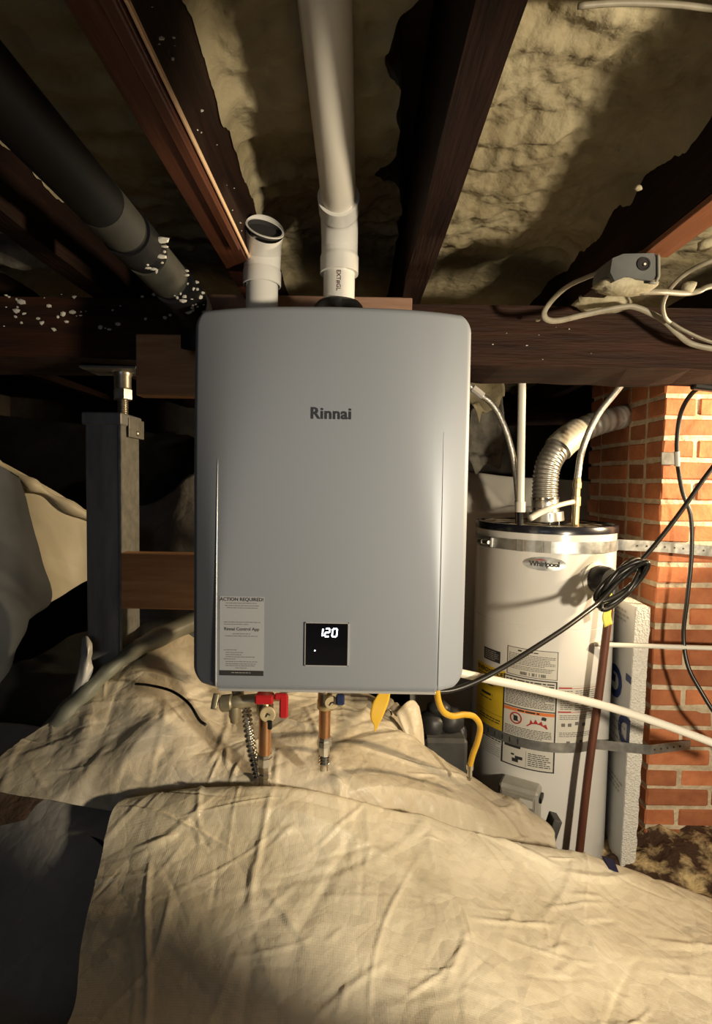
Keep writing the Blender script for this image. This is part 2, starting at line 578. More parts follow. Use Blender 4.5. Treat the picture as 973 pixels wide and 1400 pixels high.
# joists run front to back on top of the girder
JZ0, JZ1 = 1.664, 1.92
GIRD_Y0, GIRD_Y1, GIRD_Z0, GIRD_Z1 = 1.25, 1.46, 1.526, 1.664


def wobble_box(lo, hi, axis, n, amp, seed):
    """an old sawn timber: a long box whose faces wander a little"""
    r = np.random.default_rng(seed)
    m = MB()
    o = [i for i in range(3) if i != axis]
    ts = np.linspace(lo[axis], hi[axis], n)
    vs = []
    for k, t in enumerate(ts):
        for a, b in ((0, 0), (1, 0), (1, 1), (0, 1)):
            p = [0, 0, 0]
            p[axis] = t
            p[o[0]] = (hi if a else lo)[o[0]] + r.normal(0, amp)
            p[o[1]] = (hi if b else lo)[o[1]] + (r.normal(0, amp) if b == 0 else 0)
            vs.append(p)
    fs = []
    for k in range(n - 1):
        for c in range(4):
            c2 = (c + 1) % 4
            fs.append((k * 4 + c, k * 4 + c2, (k + 1) * 4 + c2, (k + 1) * 4 + c))
    fs += [(3, 2, 1, 0), tuple((n - 1) * 4 + i for i in range(4))]
    return m.add(vs, fs)


JOISTS = [(-1.36, 'old_wood', 'dark old floor joist at the far left edge of the ceiling'),
          (-0.97, 'old_wood', 'dark old floor joist beyond the black drain pipe'),
          (-0.61, 'old_wood', 'dark old floor joist ending over the steel post'),
          (-0.252, 'old_wood', 'dark floor joist left of the white vent pipes with a reddish strip below'),
          (0.095, 'old_wood', 'nearly black floor joist right of the long white vent pipe'),
          (0.488, 'old_wood', 'dark floor joist with an orange strip below behind the grey junction box'),
          (0.88, 'old_wood', 'dark floor joist at the top right above the white cables'),
          (1.28, 'old_wood', 'dark floor joist beyond the right edge over the brick chimney')]
for i, (x, m_, lab) in enumerate(JOISTS):
    o = wobble_box((x, WY0 + 0.01, JZ0 + (0.0 if i != 5 else 0.0)), (x + 0.046, WY1 - 0.01 if x < 1.0 else 1.69, JZ1 - 0.002), 1, 36, 0.0015, 20 + i).build('floor_joist', m_)
    tag(o, lab, 'joist', 'floor joists under the deck')
gird = wobble_box((-1.99, GIRD_Y0, GIRD_Z0), (2.29, GIRD_Y1, GIRD_Z1), 0, 60, 0.002, 3).build('girder', 'girder_wood')
tag(gird, 'massive dark timber girder running crosswise behind the wall-hung heater', 'beam')
# thin pale strip added as the light caught on the reddish joist's lower corner
o = MB().box((-0.2063, -1.0, JZ0 - 0.006), (-0.2030, 1.24, JZ0 + 0.001), bev=0.0008).build('edge_highlight', 'pale_edge')
tag(o, 'thin strip painted as the lit lower corner of the reddish joist', 'strip')
strip = thing('furring_strip', 'reddish wooden strip nailed under the joist left of the vent pipes', 'strip', (-0.23, 0.6, JZ0 - 0.012), 'strips under the joists')
MB().box((-0.256, -1.0, JZ0 - 0.009), (-0.2085, 1.245, JZ0 - 0.0022), bev=0.001).build('board', 'red_wood', strip)
MB().box((-0.224, -1.0, JZ0 - 0.015), (-0.2095, 0.95, JZ0 - 0.0085), bev=0.0015).build('bead', 'red_wood', strip)
o = MB().box((0.4875, -1.0, JZ0 - 0.012), (0.536, 0.955, JZ0 - 0.0022), bev=0.001).build('furring_strip', 'orange_wood')
tag(o, 'orange wooden strip under the joist beside the junction box', 'strip', 'strips under the joists')

# spray foam between the joists
edges = [x for x, _, _ in JOISTS]


def foam_bay(x0, x1, z, seed, ny, nx, label, y0=-1.55, y1=3.05, ragged=0.012, gap=None):
    A = np.zeros((ny, nx, 3))
    ys = np.concatenate([np.linspace(y0, 0.25, int(ny * 0.12), endpoint=False), np.linspace(0.25, 1.3, int(ny * 0.76), endpoint=False)])
    ys = np.concatenate([ys, np.linspace(1.3, y1, ny - len(ys))])
    for j, y in enumerate(ys):
        for i in range(nx):
            u = i / (nx - 1)
            x = x0 + (x1 - x0) * u
            if gap:
                x = x0 + (x1 - gap(y) - x0) * u
            e = min(u, 1 - u)
            p = Vector((x, y, 0))
            h = 0.014 * noise.fractal(p * 8 + Vector((seed, 0, 0)), 0.8, 2.2, 4)
            h += 0.013 * noise.noise(p * 3.1 + Vector((0, seed, 0)))
            # the wavy rows left by the spray gun, across the bay
            h += 0.0065 * math.sin(y * 85 + 3.5 * noise.noise(p * 7 + Vector((seed, 3, 0)))) * (0.5 + noise.noise(p * 4) )
            h -= 0.0055 * noise.turbulence(p * 34 + Vector((seed, 3, 0)), 3, False)
            edge = math.exp(-e / 0.05)
            h -= edge * (0.030 + 0.03 * noise.noise(Vector((seed + (0 if u < .5 else 9), y * 9, 0)))) * (0.0 if (gap and u > 0.5) else 1.0)
            A[j, i] = (x, y, min(z + h, CEIL - 0.004))
    # close the bay up to the deck so it has real thickness
    m = MB()
    m.grid(A[:, ::-1])
    for col in (0, nx - 1):
        B = np.stack([A[:, col], A[:, col] * [1, 1, 0] + [0, 0, CEIL - 0.002]], 1)
        m.grid(B)
    o = m.build('spray_foam', 'foam', smooth=True, angle=70)
    return tag(o, label, 'insulation', 'spray foam in the joist bays')


def gap_fn(y):
    g = 0.012
    g += 0.055 * math.exp(-((y - 1.02) / 0.05) ** 2) + 0.045 * math.exp(-((y - 0.72) / 0.07) ** 2) + 0.025 * math.exp(-((y - 0.86) / 0.12) ** 2)
    return g + 0.010 * noise.noise(Vector((y * 22, 0, 3)))


foam_bay(-0.925, -0.611, 1.80, 5, 120, 26, 'yellowed spray foam bay beyond the black drain pipe at far left')
foam_bay(-0.563, -0.253, 1.80, 1, 200, 40, 'dim yellowed spray foam bay above the black drain pipe')
foam_bay(-0.205, 0.094, 1.815, 2, 240, 60, 'lumpy spray foam bay behind the long white vent pipe', gap=gap_fn)
foam_bay(0.142, 0.487, 1.80, 3, 260, 80, 'brightly lit rippled spray foam bay at upper right')
foam_bay(0.535, 0.879, 1.79, 4, 160, 50, 'spray foam bay behind the grey junction box')
foam_bay(0.927, 1.279, 1.79, 6, 60, 16, 'spray foam bay at the far right over the chimney', y1=1.69)

# ------------------------------------------------------------------ brick chimney
CHX0, CHX1, CHY0, CHY1 = 0.968, 1.62, 1.70, 2.22
chim = thing('brick_chimney', 'weathered orange brick chimney with pale mortar at the right', 'chimney', (CHX0, CHY0, 0))
MB().box((CHX0 + 0.0035, CHY0 + 0.0035, 0.0), (CHX1, CHY1, CEIL - 0.003)).build('mortar', 'mortar', chim)
COURSE, JT = 0.0670, 0.0135


def brick_mesh(w, d, h, seed):
    import bmesh
    r = random.Random(seed)
    m = MB().box((-w / 2, -d / 2, -h / 2), (w / 2, d / 2, h / 2), bev=0.004)
    me = bpy.data.meshes.new('brick')
    me.from_pydata([(p.x + r.uniform(-.0017, .0017), p.y + r.uniform(-.0017, .0017), p.z + r.uniform(-.0017, .0017)) for p in m.v], [], m.f)
    me.materials.append(M['brick'])
    return me


BR_S = [brick_mesh(0.203, 0.1, COURSE - JT, s) for s in range(5)]
BR_H = [brick_mesh(0.098, 0.1, COURSE - JT, s + 9) for s in range(4)]
SIDE_S = [brick_mesh(0.1, 0.203, COURSE - JT, s + 20) for s in range(4)]
SIDE_H = [brick_mesh(0.1, 0.098, COURSE - JT, s + 30) for s in range(3)]


def put_brick(me, x, y, z):
    o = bpy.data.objects.new('brick', me)
    o.location = Vector((x, y, z)) - ORIG[chim.name]
    o.rotation_euler = (random.gauss(0, .006), random.gauss(0, .006), random.gauss(0, .008))
    COL.objects.link(o)
    o.parent = chim


zc = 0.035
k = 0
while zc < CEIL - 0.05:
    header_corner = k % 2 == 0
    # front face
    x = CHX0
    first = True
    while x < CHX1 - 0.12:
        hd = first and header_corner
        w = 0.098 if hd else 0.203
        put_brick(random.choice(BR_H if hd else BR_S), x + w / 2, CHY0 + 0.05 + random.uniform(-.003, .002), zc + random.uniform(-.0015, .0015))
        x += w + JT
        first = False
    # left face (its front end is the end of the corner brick)
    y = CHY0 + (0.1 + JT)
    first = True
    while y < CHY1 - 0.05:
        hd = (first and not header_corner) or (CHY1 - y < 0.2)
        w = 0.098 if hd else 0.203
        if header_corner and first:
            w = 0.098
            hd = True
        put_brick(random.choice(SIDE_H if hd else SIDE_S), CHX0 + 0.05 + random.uniform(-.003, .002), y + w / 2, zc + random.uniform(-.0015, .0015))
        y += w + JT
        first = False
    zc += COURSE
    k += 1

# foam and dirt rubble along the foot of the chimney
rows = []
for j in range(26):
    y = 1.18 + 0.53 * j / 25
    row = []
    for i in range(44):
        x = 0.80 + 0.85 * i / 43
        z = 0.03 + 0.085 * (j / 25) + 0.035 * noise.fractal(Vector((x * 11, y * 11, 2)), .8, 2.1, 5) + 0.10 * max(0, (x - 0.9)) - 0.04 * max(0, 1 - (x - 0.8) * 8)
        row.append((x, y, max(z, 0.004)))
    rows.append(row)
o = MB().solid_grid(np.array(rows), (0, 0, -0.0)).build('foam_rubble', 'rubble', smooth=True)
tag(o, 'crumbled yellow foam and brown dirt along the chimney foot', 'rubble', kind='stuff')

# ------------------------------------------------------------------ plastic sheets on the ground
FG = [[('w', -.50, y_, .53), ('w', -.25, y_, .53), ('w', .0, y_, .53), ('w', .3, y_, .49), ('w', .65, y_, .43), ('w', 1.2, y_, .36)] for y_ in (-.5, -.3, -.1, .08, .22, .34, .44)
] + [
    [('w', -.40, .55, .560), ('w', -.23, .55, .560), ('w', -.0, .55, .555), ('w', .22, .57, .525), ('w', .48, .66, .45), ('w', .9, .70, .39)],
    [(92, 1400, .66), (260, 1400, .66), (486, 1400, .67), (700, 1400, .71), (880, 1400, .80), (1120, 1400, .86)],
    [(112, 1290, .78), (260, 1280, .77), (486, 1270, .79), (700, 1285, .86), (880, 1300, .95), (1100, 1320, 1.0)],
    [(138, 1175, .91), (270, 1165, .90), (480, 1180, .90), (700, 1215, .98), (860, 1235, 1.06), (1080, 1290, 1.09)],
    [(152, 1112, .97), (270, 1100, .96), (450, 1106, .97), (680, 1154, 1.06), (840, 1188, 1.14), (1060, 1268, 1.16)],
    [(170, 1092, 1.0), (290, 1076, 1.0), (440, 1083, 1.0), (640, 1138, 1.07), (825, 1178, 1.18), (1050, 1258, 1.20)],
    [(185, 1095, 1.03), (300, 1092, 1.03), (440, 1100, 1.03), (640, 1160, 1.10), (825, 1200, 1.21), (1050, 1285, 1.23)],
]
A = patch(FG, 400, 520)
dirt_fg = patch(FG, 40, 50)
A = creases(A, 50, 0.0085, 0.060, 4, (0.3, 1.0))
A = creases(A, 330, 0.0055, 0.010, 5, (0.06, 0.4))
A = creases(A, 650, 0.0032, 0.0065, 6, (0.03, 0.2))
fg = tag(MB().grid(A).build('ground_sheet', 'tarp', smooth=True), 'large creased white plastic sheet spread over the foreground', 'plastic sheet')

BK = [
    [(-30, 1078, 1.06), (190, 1112, 1.03), (300, 1105, 1.03), (450, 1112, 1.03), (620, 1165, 1.11), (772, 1190, 1.24)],
    [(0, 1032, 1.13), (200, 1055, 1.06), (310, 1062, 1.05), (450, 1066, 1.06), (610, 1105, 1.14), (760, 1160, 1.27)],
    [(50, 1000, 1.19), (200, 1000, 1.14), (310, 1020, 1.14), (450, 1022, 1.15), (595, 1062, 1.22), (745, 1122, 1.32)],
    [(105, 970, 1.23), (200, 948, 1.23), (310, 978, 1.26), (440, 985, 1.27), (560, 1012, 1.31), (660, 1075, 1.36)],
    [(138, 930, 1.29), (210, 905, 1.32), (310, 938, 1.37), (430, 955, 1.40), (520, 975, 1.42), (575, 1030, 1.40)],
    [(170, 885, 1.38), (240, 860, 1.42), (320, 905, 1.50), (430, 925, 1.55), (510, 950, 1.52), (565, 1005, 1.50)],
]
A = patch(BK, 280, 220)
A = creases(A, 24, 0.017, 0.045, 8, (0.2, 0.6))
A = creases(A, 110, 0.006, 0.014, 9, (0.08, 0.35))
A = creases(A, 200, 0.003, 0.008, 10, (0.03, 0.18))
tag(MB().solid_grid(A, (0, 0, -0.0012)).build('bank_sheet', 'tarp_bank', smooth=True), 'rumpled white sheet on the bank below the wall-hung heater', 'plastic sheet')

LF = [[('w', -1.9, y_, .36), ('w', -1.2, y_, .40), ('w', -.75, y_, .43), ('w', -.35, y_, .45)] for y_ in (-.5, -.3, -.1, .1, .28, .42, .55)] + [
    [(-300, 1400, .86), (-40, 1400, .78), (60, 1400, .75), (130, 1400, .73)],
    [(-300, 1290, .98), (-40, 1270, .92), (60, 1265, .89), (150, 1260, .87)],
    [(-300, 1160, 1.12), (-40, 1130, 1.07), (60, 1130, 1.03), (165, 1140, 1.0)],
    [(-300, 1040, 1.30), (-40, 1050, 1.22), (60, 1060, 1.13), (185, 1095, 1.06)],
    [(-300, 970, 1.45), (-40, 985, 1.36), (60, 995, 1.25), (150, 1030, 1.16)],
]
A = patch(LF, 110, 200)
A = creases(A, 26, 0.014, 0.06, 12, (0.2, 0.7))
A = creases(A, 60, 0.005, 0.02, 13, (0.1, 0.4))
tag(MB().solid_grid(A, (0, 0, -0.0012)).build('ground_sheet', 'tarp_dim', smooth=True), 'plastic sheet with painted-in shade at the lower left corner', 'plastic sheet')
# the earth bank that carries the sheets
for nm, R_, off in (('bank_front', FG, -0.05), ('bank_rear', BK, -0.05), ('bank_left', LF, -0.05)):
    D = patch(R_, 30, 30)
    D[..., 2] += off
    m = MB().grid(D)
    for E in (D[0], D[-1], D[:, 0], D[:, -1]):
        m.grid(np.stack([E, E * [1, 1, 0]], 0))
    struct(m.build('trim_%d' % (1 + len([q for q in bpy.data.objects if q.name.startswith('trim_')])), 'dirt', smooth=True), 'brown earth bank under the plastic sheets')
# blue tape at the torn left corner of the foreground sheet
A = patch([[(124, 1143, .965), (136, 1147, .96), (149, 1155, .95)], [(134, 1151, .955), (142, 1156, .95), (150, 1164, .94)], [(146, 1163, .94), (149, 1167, .935), (151, 1172, .93)]], 10, 10)
tag(MB().solid_grid(A, (0, -0.002, 0.001)).build('tape_piece', 'blue_tape', smooth=True), 'dark blue tape at the left corner of the foreground sheet', 'tape')
A = patch([[(822, 1172, 1.165), (838, 1176, 1.165)], [(832, 1190, 1.13), (846, 1196, 1.13)]], 6, 8)
o = MB().solid_grid(A + [0, 0, 0.004], (0, 0, -0.0015)).build('tape_piece', 'blue_tape', smooth=True)
tag(o, 'small dark tape strip on the sheet beside the brown pipe', 'tape')

# sheet hung on the left
HS = [
    [(-10, 625, 1.66), (30, 646, 1.68), (70, 668, 1.72), (125, 700, 1.80), (190, 725, 1.95)],
    [(-10, 690, 1.64), (30, 700, 1.66), (70, 715, 1.70), (125, 735, 1.78), (190, 750, 1.93)],
    [(0, 760, 1.62), (40, 762, 1.64), (75, 768, 1.68), (125, 765, 1.77), (190, 770, 1.92)],
    [(20, 850, 1.62), (50, 834, 1.64), (80, 817, 1.68), (125, 792, 1.77), (190, 790, 1.92)],
]
A = patch(HS, 80, 70)
A = creases(A, 10, 0.012, 0.05, 21, (0.3, 0.8))
tag(MB().solid_grid(A, (0, 0.001, 0)).build('hung_sheet', 'tarp_hung', smooth=True), 'cream lit plastic sheet hanging behind the steel post at far left', 'plastic sheet')
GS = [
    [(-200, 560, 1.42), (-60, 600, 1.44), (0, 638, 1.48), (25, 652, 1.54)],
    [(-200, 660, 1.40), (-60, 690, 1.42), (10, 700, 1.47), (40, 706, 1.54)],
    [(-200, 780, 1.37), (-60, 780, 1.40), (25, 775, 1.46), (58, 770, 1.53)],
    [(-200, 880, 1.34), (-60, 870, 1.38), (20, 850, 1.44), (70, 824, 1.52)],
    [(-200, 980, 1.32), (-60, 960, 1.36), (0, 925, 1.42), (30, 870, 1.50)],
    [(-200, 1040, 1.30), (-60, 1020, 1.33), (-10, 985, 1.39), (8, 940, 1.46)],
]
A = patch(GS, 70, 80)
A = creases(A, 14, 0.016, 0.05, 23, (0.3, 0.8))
tag(MB().solid_grid(A, (0, 0.001, 0)).build('hung_sheet', 'tarp_grey', smooth=True), 'plastic sheet with its shade painted in, hanging at the far left edge', 'plastic sheet')
# rolled hem of the hung sheet
tag(MB().tube(crv([(-30, 622, 1.64), (0, 636, 1.65), (35, 658, 1.66), (60, 672, 1.69), (90, 690, 1.73), (130, 712, 1.79)], 40), lambda i, t: 0.014 + 0.008 * math.sin(t * 17), 10).build('sheet_hem', 'tarp_hung', smooth=True),
    'rolled top hem of the cream lit sheet at far left', 'hem')
# dark plastic beneath it
A = patch([[(-100, 930, 1.42), (40, 900, 1.50), (110, 865, 1.60), (200, 850, 1.70)], [(-100, 1000, 1.36), (30, 960, 1.38), (90, 930, 1.45), (190, 900, 1.5)],
           [(-100, 1040, 1.33), (30, 1010, 1.30), (90, 1000, 1.28), (140, 985, 1.28)]], 30, 30)
A = creases(A, 10, 0.015, 0.04, 22)
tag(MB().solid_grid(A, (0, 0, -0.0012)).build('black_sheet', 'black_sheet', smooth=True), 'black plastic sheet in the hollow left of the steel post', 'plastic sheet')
# clear scrap of plastic standing up by the post
A = patch([[(112, 872, 1.27), (119, 870, 1.27), (126, 880, 1.27)], [(106, 910, 1.25), (118, 905, 1.24), (127, 915, 1.25)], [(96, 955, 1.23), (105, 950, 1.22), (118, 935, 1.23)]], 10, 12)
A = creases(A, 8, 0.008, 0.02, 31, (.05, .2))
tag(MB().solid_grid(A, (0, 0.001, 0)).build('plastic_scrap', 'plastic_scrap', smooth=True), 'crumpled clear plastic scrap standing at the foot of the steel post', 'plastic scrap')
# grey green corrugated sheet edge / tube lying on the bank
tag(MB().tube(crv([(60, 1010, 1.22), (105, 960, 1.24), (150, 915, 1.27), (200, 880, 1.33), (275, 845, 1.46)], 36), lambda i, t: 0.038 + 0.008 * math.sin(t * 9) + 0.003 * math.sin(t * 41), 14, flat=0.55).build('drain_tube', 'green_tube', smooth=True),
    'flattened grey green tube lying on the bank left of the heater', 'tube')
tag(MB().tube(crv([(185, 935, 1.20), (205, 937, 1.185), (235, 945, 1.17), (258, 962, 1.15), (272, 984, 1.13), (281, 991, 1.12)], 30), 0.0032, 8).build('black_strap', 'cord', smooth=True),
    'thin black strap curling over the bank sheet left of the valves', 'strap')

# far sheets on the back wall
FS = [
    [(560, 640, 2.35), (640, 645, 2.35), (700, 652, 2.5), (760, 655, 2.6), (830, 660, 2.62)],
    [(560, 680, 2.25), (640, 690, 2.2), (690, 690, 2.4), (760, 690, 2.55), (830, 690, 2.6)],
    [(560, 720, 2.2), (640, 730, 2.2), (700, 715, 2.35), (760, 715, 2.5), (830, 715, 2.58)],
    [(560, 900, 2.2), (640, 900, 2.2), (700, 900, 2.3), (760, 900, 2.45), (830, 900, 2.55)],
    [(560, 1060, 2.2), (640, 1060, 2.2), (700, 1060, 2.3), (760, 1060, 2.45), (830, 1060, 2.55)],
]
A = patch(FS, 70, 70)
A = creases(A, 16, 0.02, 0.05, 41, (0.2, 0.8))
tag(MB().solid_grid(A, (0, 0.001, 0)).build('wall_sheet', 'tarp_wall', smooth=True), 'pale plastic sheet bulging on the far wall behind the tank', 'plastic sheet')
WS = [[(150, 690, 2.3), (200, 690, 2.25), (235, 672, 2.2), (262, 648, 2.2), (330, 640, 2.2)],
      [(150, 740, 2.2), (200, 745, 2.15), (235, 740, 2.1), (262, 735, 2.1), (330, 735, 2.1)],
      [(150, 850, 2.1), (200, 850, 2.0), (235, 850, 1.95), (262, 850, 1.95), (330, 850, 1.95)],
      [(150, 940, 2.0), (200, 940, 1.9), (235, 940, 1.85), (262, 940, 1.85), (330, 940, 1.85)]]
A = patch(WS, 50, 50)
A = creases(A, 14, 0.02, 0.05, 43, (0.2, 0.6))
tag(MB().solid_grid(A, (0, 0.001, 0)).build('wall_sheet', 'tarp_dim', smooth=True), 'plastic sheet painted in shade tones between the steel post and heater', 'plastic sheet')
WS2 = [[(-60, 560, 2.5), (60, 575, 2.5), (200, 590, 2.5), (300, 600, 2.5)], [(-60, 600, 2.45), (60, 615, 2.45), (200, 625, 2.4), (300, 630, 2.4)], [(-60, 720, 2.4), (60, 720, 2.4), (200, 720, 2.35), (300, 720, 2.35)]]
A = patch(WS2, 40, 30)
A = creases(A, 12, 0.03, 0.06, 44, (0.2, 0.6))
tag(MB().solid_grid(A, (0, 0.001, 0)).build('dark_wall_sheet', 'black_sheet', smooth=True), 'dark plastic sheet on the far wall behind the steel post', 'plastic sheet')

# ------------------------------------------------------------------ steel jack post
PX0, PX1 = P(117, 700, 1.31).x, P(165, 700, 1.31).x
PY0, PY1 = 1.31, 1.42
ptop = P(140, 566, 1.31).z
post = thing('jack_post', 'square galvanized steel jack post with a screw head under the girder', 'post', ((PX0 + PX1) / 2, 1.365, 0.5))
MB().box((PX0, PY0, 0.45), (PX1 - 0.004, PY1, ptop), bev=0.004).build('tube_front', 'galv_dull', post, smooth=True, angle=40)
MB().box((PX1 - 0.004, PY0 + 0.002, 0.45), (PX1 + 0.0015, PY1 - 0.002, ptop)).build('tube_side', 'galv_side', post)
MB().box((PX1 - 0.003, PY0 - 0.003, 0.45), (PX1 + 0.002, PY0 + 0.003, ptop)).build('corner_seam', 'galv', post)
cap = MB().box((PX0 - 0.006, PY0 - 0.006, ptop - 0.026), (PX1 + 0.006, PY1 + 0.006, ptop + 0.004), bev=0.003).build('cap', 'galv_dull', post)
lug = MB().box((PX1 + 0.006, PY0 + 0.03, ptop - 0.052), (PX1 + 0.010, PY1 + 0.012, ptop - 0.004), bev=0.001).build('cap_lug', 'galv_side', post)
MB().lathe((PX1 + 0.010, PY0 + 0.075, ptop - 0.040), (1, 0, 0), [(0, .007), (.004, .007), (.006, .003)], 10).build('rivet', 'bolt_steel', lug)
SX = (PX0 + PX1) / 2 + 0.026
SY = 1.365
m = MB()
prof = []
zz = ptop
while zz < ptop + 0.055:
    prof += [(zz - ptop, 0.0115), (zz - ptop + 0.0022, 0.0135), (zz - ptop + 0.0044, 0.0115)]
    zz += 0.0046
m.lathe((SX, SY, ptop), (0, 0, 1), prof, 18).build('screw', 'bolt_steel', post)
nz_ = ptop + 0.042
MB().lathe((SX, SY, nz_), (0, 0, 1), [(0, .021), (.002, .0235), (.026, .0235), (.028, .021)], 6).build('nut', 'bolt_steel', post)
MB().lathe((SX, SY, nz_ + 0.028), (0, 0, 1), [(0, .019), (.003, .0205), (.030, .0205), (.034, .0225), (.040, .0225)], 20).build('collar', 'bolt_steel', post, smooth=True, angle=40)
hz = nz_ + 0.068
MB().box((SX - 0.085, SY - 0.05, GIRD_Z0 - 0.007), (SX + 0.055, SY + 0.05, GIRD_Z0 - 0.001), bev=0.001).build('head_plate', 'galv_dull', post)
MB().lathe((SX, SY, hz), (0, 0, 1), [(0, .024), (max(0.004, GIRD_Z0 - 0.007 - hz), .03)], 20).build('swivel_cup', 'galv', post)

# ------------------------------------------------------------------ new lumber that carries the heater
bl, br = P(186, 500, 1.21), P(640, 500, 1.21)
o = MB().box((bl.x, 1.208, P(225, 541, 1.208).z), (0.16, 1.248, P(225, 457, 1.208).z), bev=0.002).build('mounting_board', 'new_lumber')
tag(o, 'upper new lumber board fixed to the girder behind the heater', 'board', 'boards behind the heater')
o = MB().box((PX1 + 0.003, 1.30, P(215, 833, 1.30).z), (0.16, 1.34, P(215, 757, 1.30).z), bev=0.002).build('mounting_board', 'new_lumber')
tag(o, 'lower new lumber board butting against the steel post', 'board', 'boards behind the heater')
o = MB().box((P(286, 410, 1.225).x, 1.215, P(420, 426, 1.215).z), (P(563, 410, 1.225).x, 1.249, P(420, 404, 1.215).z), bev=0.002).build('wood_cleat', 'plate_wood')
tag(o, 'slim pinkish wooden cleat just above the heater top', 'board')

# ------------------------------------------------------------------ wall-hung tankless heater
HXC = -0.0455
HB, HA = 0.2445, 0.1935
HZ0 = P(450, 945, 0.915).z
HZ1 = P(455, 421, 0.930).z
HYF, HYB = 0.915, 1.196
heater = thing('tankless_water_heater', 'silver grey wall-hung tankless water heater in the centre', 'water heater', (HXC, 1.05, HZ0))


def half_w(z, r=0.030):
    d = min(z - HZ0, HZ1 - z)
    if d >= r:
        return HB
    return HB - r + math.sqrt(max(0, r * r - (r - d) ** 2))


def front_y(x, z):
    dx = abs(x - HXC)
    t = (z - HZ0) / (HZ1 - HZ0)
    kk = 0.0012 + 0.034 * max(0, (t - 0.05) / 0.75) ** 2.0
    sl = 0.62
    ref = kk * math.log1p(math.exp(min(60, (0 - HA) / kk)))
    y = HYF + sl * kk * math.log1p(math.exp(min(60.0, (dx - HA) / kk))) - sl * ref
    return y


def front_pt(x, z):
    y = front_y(x, z)
    hw = half_w(z)
    e = min(hw - abs(x - HXC), z - HZ0, HZ1 - z)
    R_ = 0.010
    if e < R_:
        y += R_ - math.sqrt(max(0, R_ * R_ - (R_ - max(e, 0)) ** 2))
    # crisp step at the crease
    return Vector((x, y, z))


us = np.concatenate([np.linspace(-1, -0.95, 8, endpoint=False), np.linspace(-0.95, -0.83, 10, endpoint=False), np.linspace(-0.83, -0.72, 26, endpoint=False), np.linspace(-0.72, 0.72, 30, endpoint=False),
                     np.linspace(0.72, 0.83, 26, endpoint=False), np.linspace(0.83, 0.95, 10, endpoint=False), np.linspace(0.95, 1, 9)])
ts = np.concatenate([np.linspace(0, 0.05, 16, endpoint=False), np.linspace(0.05, 0.95, 60, endpoint=False), np.linspace(0.95, 1, 17)])
A = np.array([[front_pt(HXC + u * half_w(HZ0 + t * (HZ1 - HZ0)), HZ0 + t * (HZ1 - HZ0))[:] for u in us] for t in ts])
m = MB().grid(A)
# flange running back from the outline
loop = [tuple(p) for p in A[0]] + [tuple(p) for p in A[1:, -1]] + [tuple(p) for p in A[-1, ::-1][1:]] + [tuple(p) for p in A[::-1, 0][1:-1]]
L1 = np.array(loop + [loop[0]])
L2 = L1.copy()
L2[:, 1] = 1.00
m.grid(np.stack([L1, L2], 0)[:, ::-1])
cover = m.build('front_cover', 'silver', heater, smooth=True, angle=50)
m = MB()
L3 = L1.copy()
L3[:, 0] = HXC + (L3[:, 0] - HXC) * 0.985
L3[:, 2] = (HZ0 + HZ1) / 2 + (L3[:, 2] - (HZ0 + HZ1) / 2) * 0.985
L3[:, 1] = 0.985
L4 = L3.copy()
L4[:, 1] = HYB
m.grid(np.stack([L3, L4], 0)[:, ::-1])
n = len(L4) - 1
m.add([tuple(p) for p in L4[:-1]], [tuple(range(n))])
m.add([tuple(p) for p in L3[:-1]], [tuple(range(n))[::-1]])
m.build('casing', 'casing', heater)
# bright groove lines at the crease, growing towards the bottom
for s, z1 in ((-1, 1.29), (1, 1.34)):
    pts = [front_pt(HXC + s * (HA + 0.0006), z) + Vector((0, -0.0002, 0)) for z in np.linspace(HZ0 + 0.004, z1, 40)]
    MB().tube(pts, lambda i, t: 0.0016 * (1 - t) ** 0.5 + 0.0002, 6).build('crease_bead', 'silver_edge' if s < 0 else 'silver', cover, smooth=True)
MB().box((HXC - 0.19, 0.912, HZ0 - 0.002), (HXC + 0.19, 0.93, HZ0 + 0.0025), bev=0.0008).build('bottom_lip', 'silver_edge', cover)


def hface(px, py, d=0.0):
    p = P(px, py, HYF)
    return Vector((p.x, HYF - d, p.z))


c0 = hface(452.5, 566)
lettering('lettering', 'Rinnai', 0.0272, lambda u, v: Vector((c0.x + u, HYF - 0.0012, c0.z + v)), 'logo_ink', heater, bold=0.0006, space=1.05)
# control display
d0, d1 = hface(417, 909), hface(476, 852)
disp = MB().box((d0.x, HYF - 0.0035, d0.z), (d1.x, HYF + 0.002, d1.z), bev=0.0012).build('display', 'black_glass', heater)
m = MB()
for a, b in (((d0.x - .001, d0.z - .001), (d0.x + .0005, d1.z + .001)), ((d1.x - .0005, d0.z - .001), (d1.x + .001, d1.z + .001)),
             ((d0.x - .001, d0.z - .001), (d1.x + .001, d0.z + .0005)), ((d0.x - .001, d1.z - .0005), (d1.x + .001, d1.z + .001))):
    m.box((a[0], HYF - 0.0028, a[1]), (b[0], HYF + 0.001, b[1]))
m.build('display_bezel', 'silver_edge', disp)
SEG = {'0': 'abcdef', '1': 'bc', '2': 'abged'}


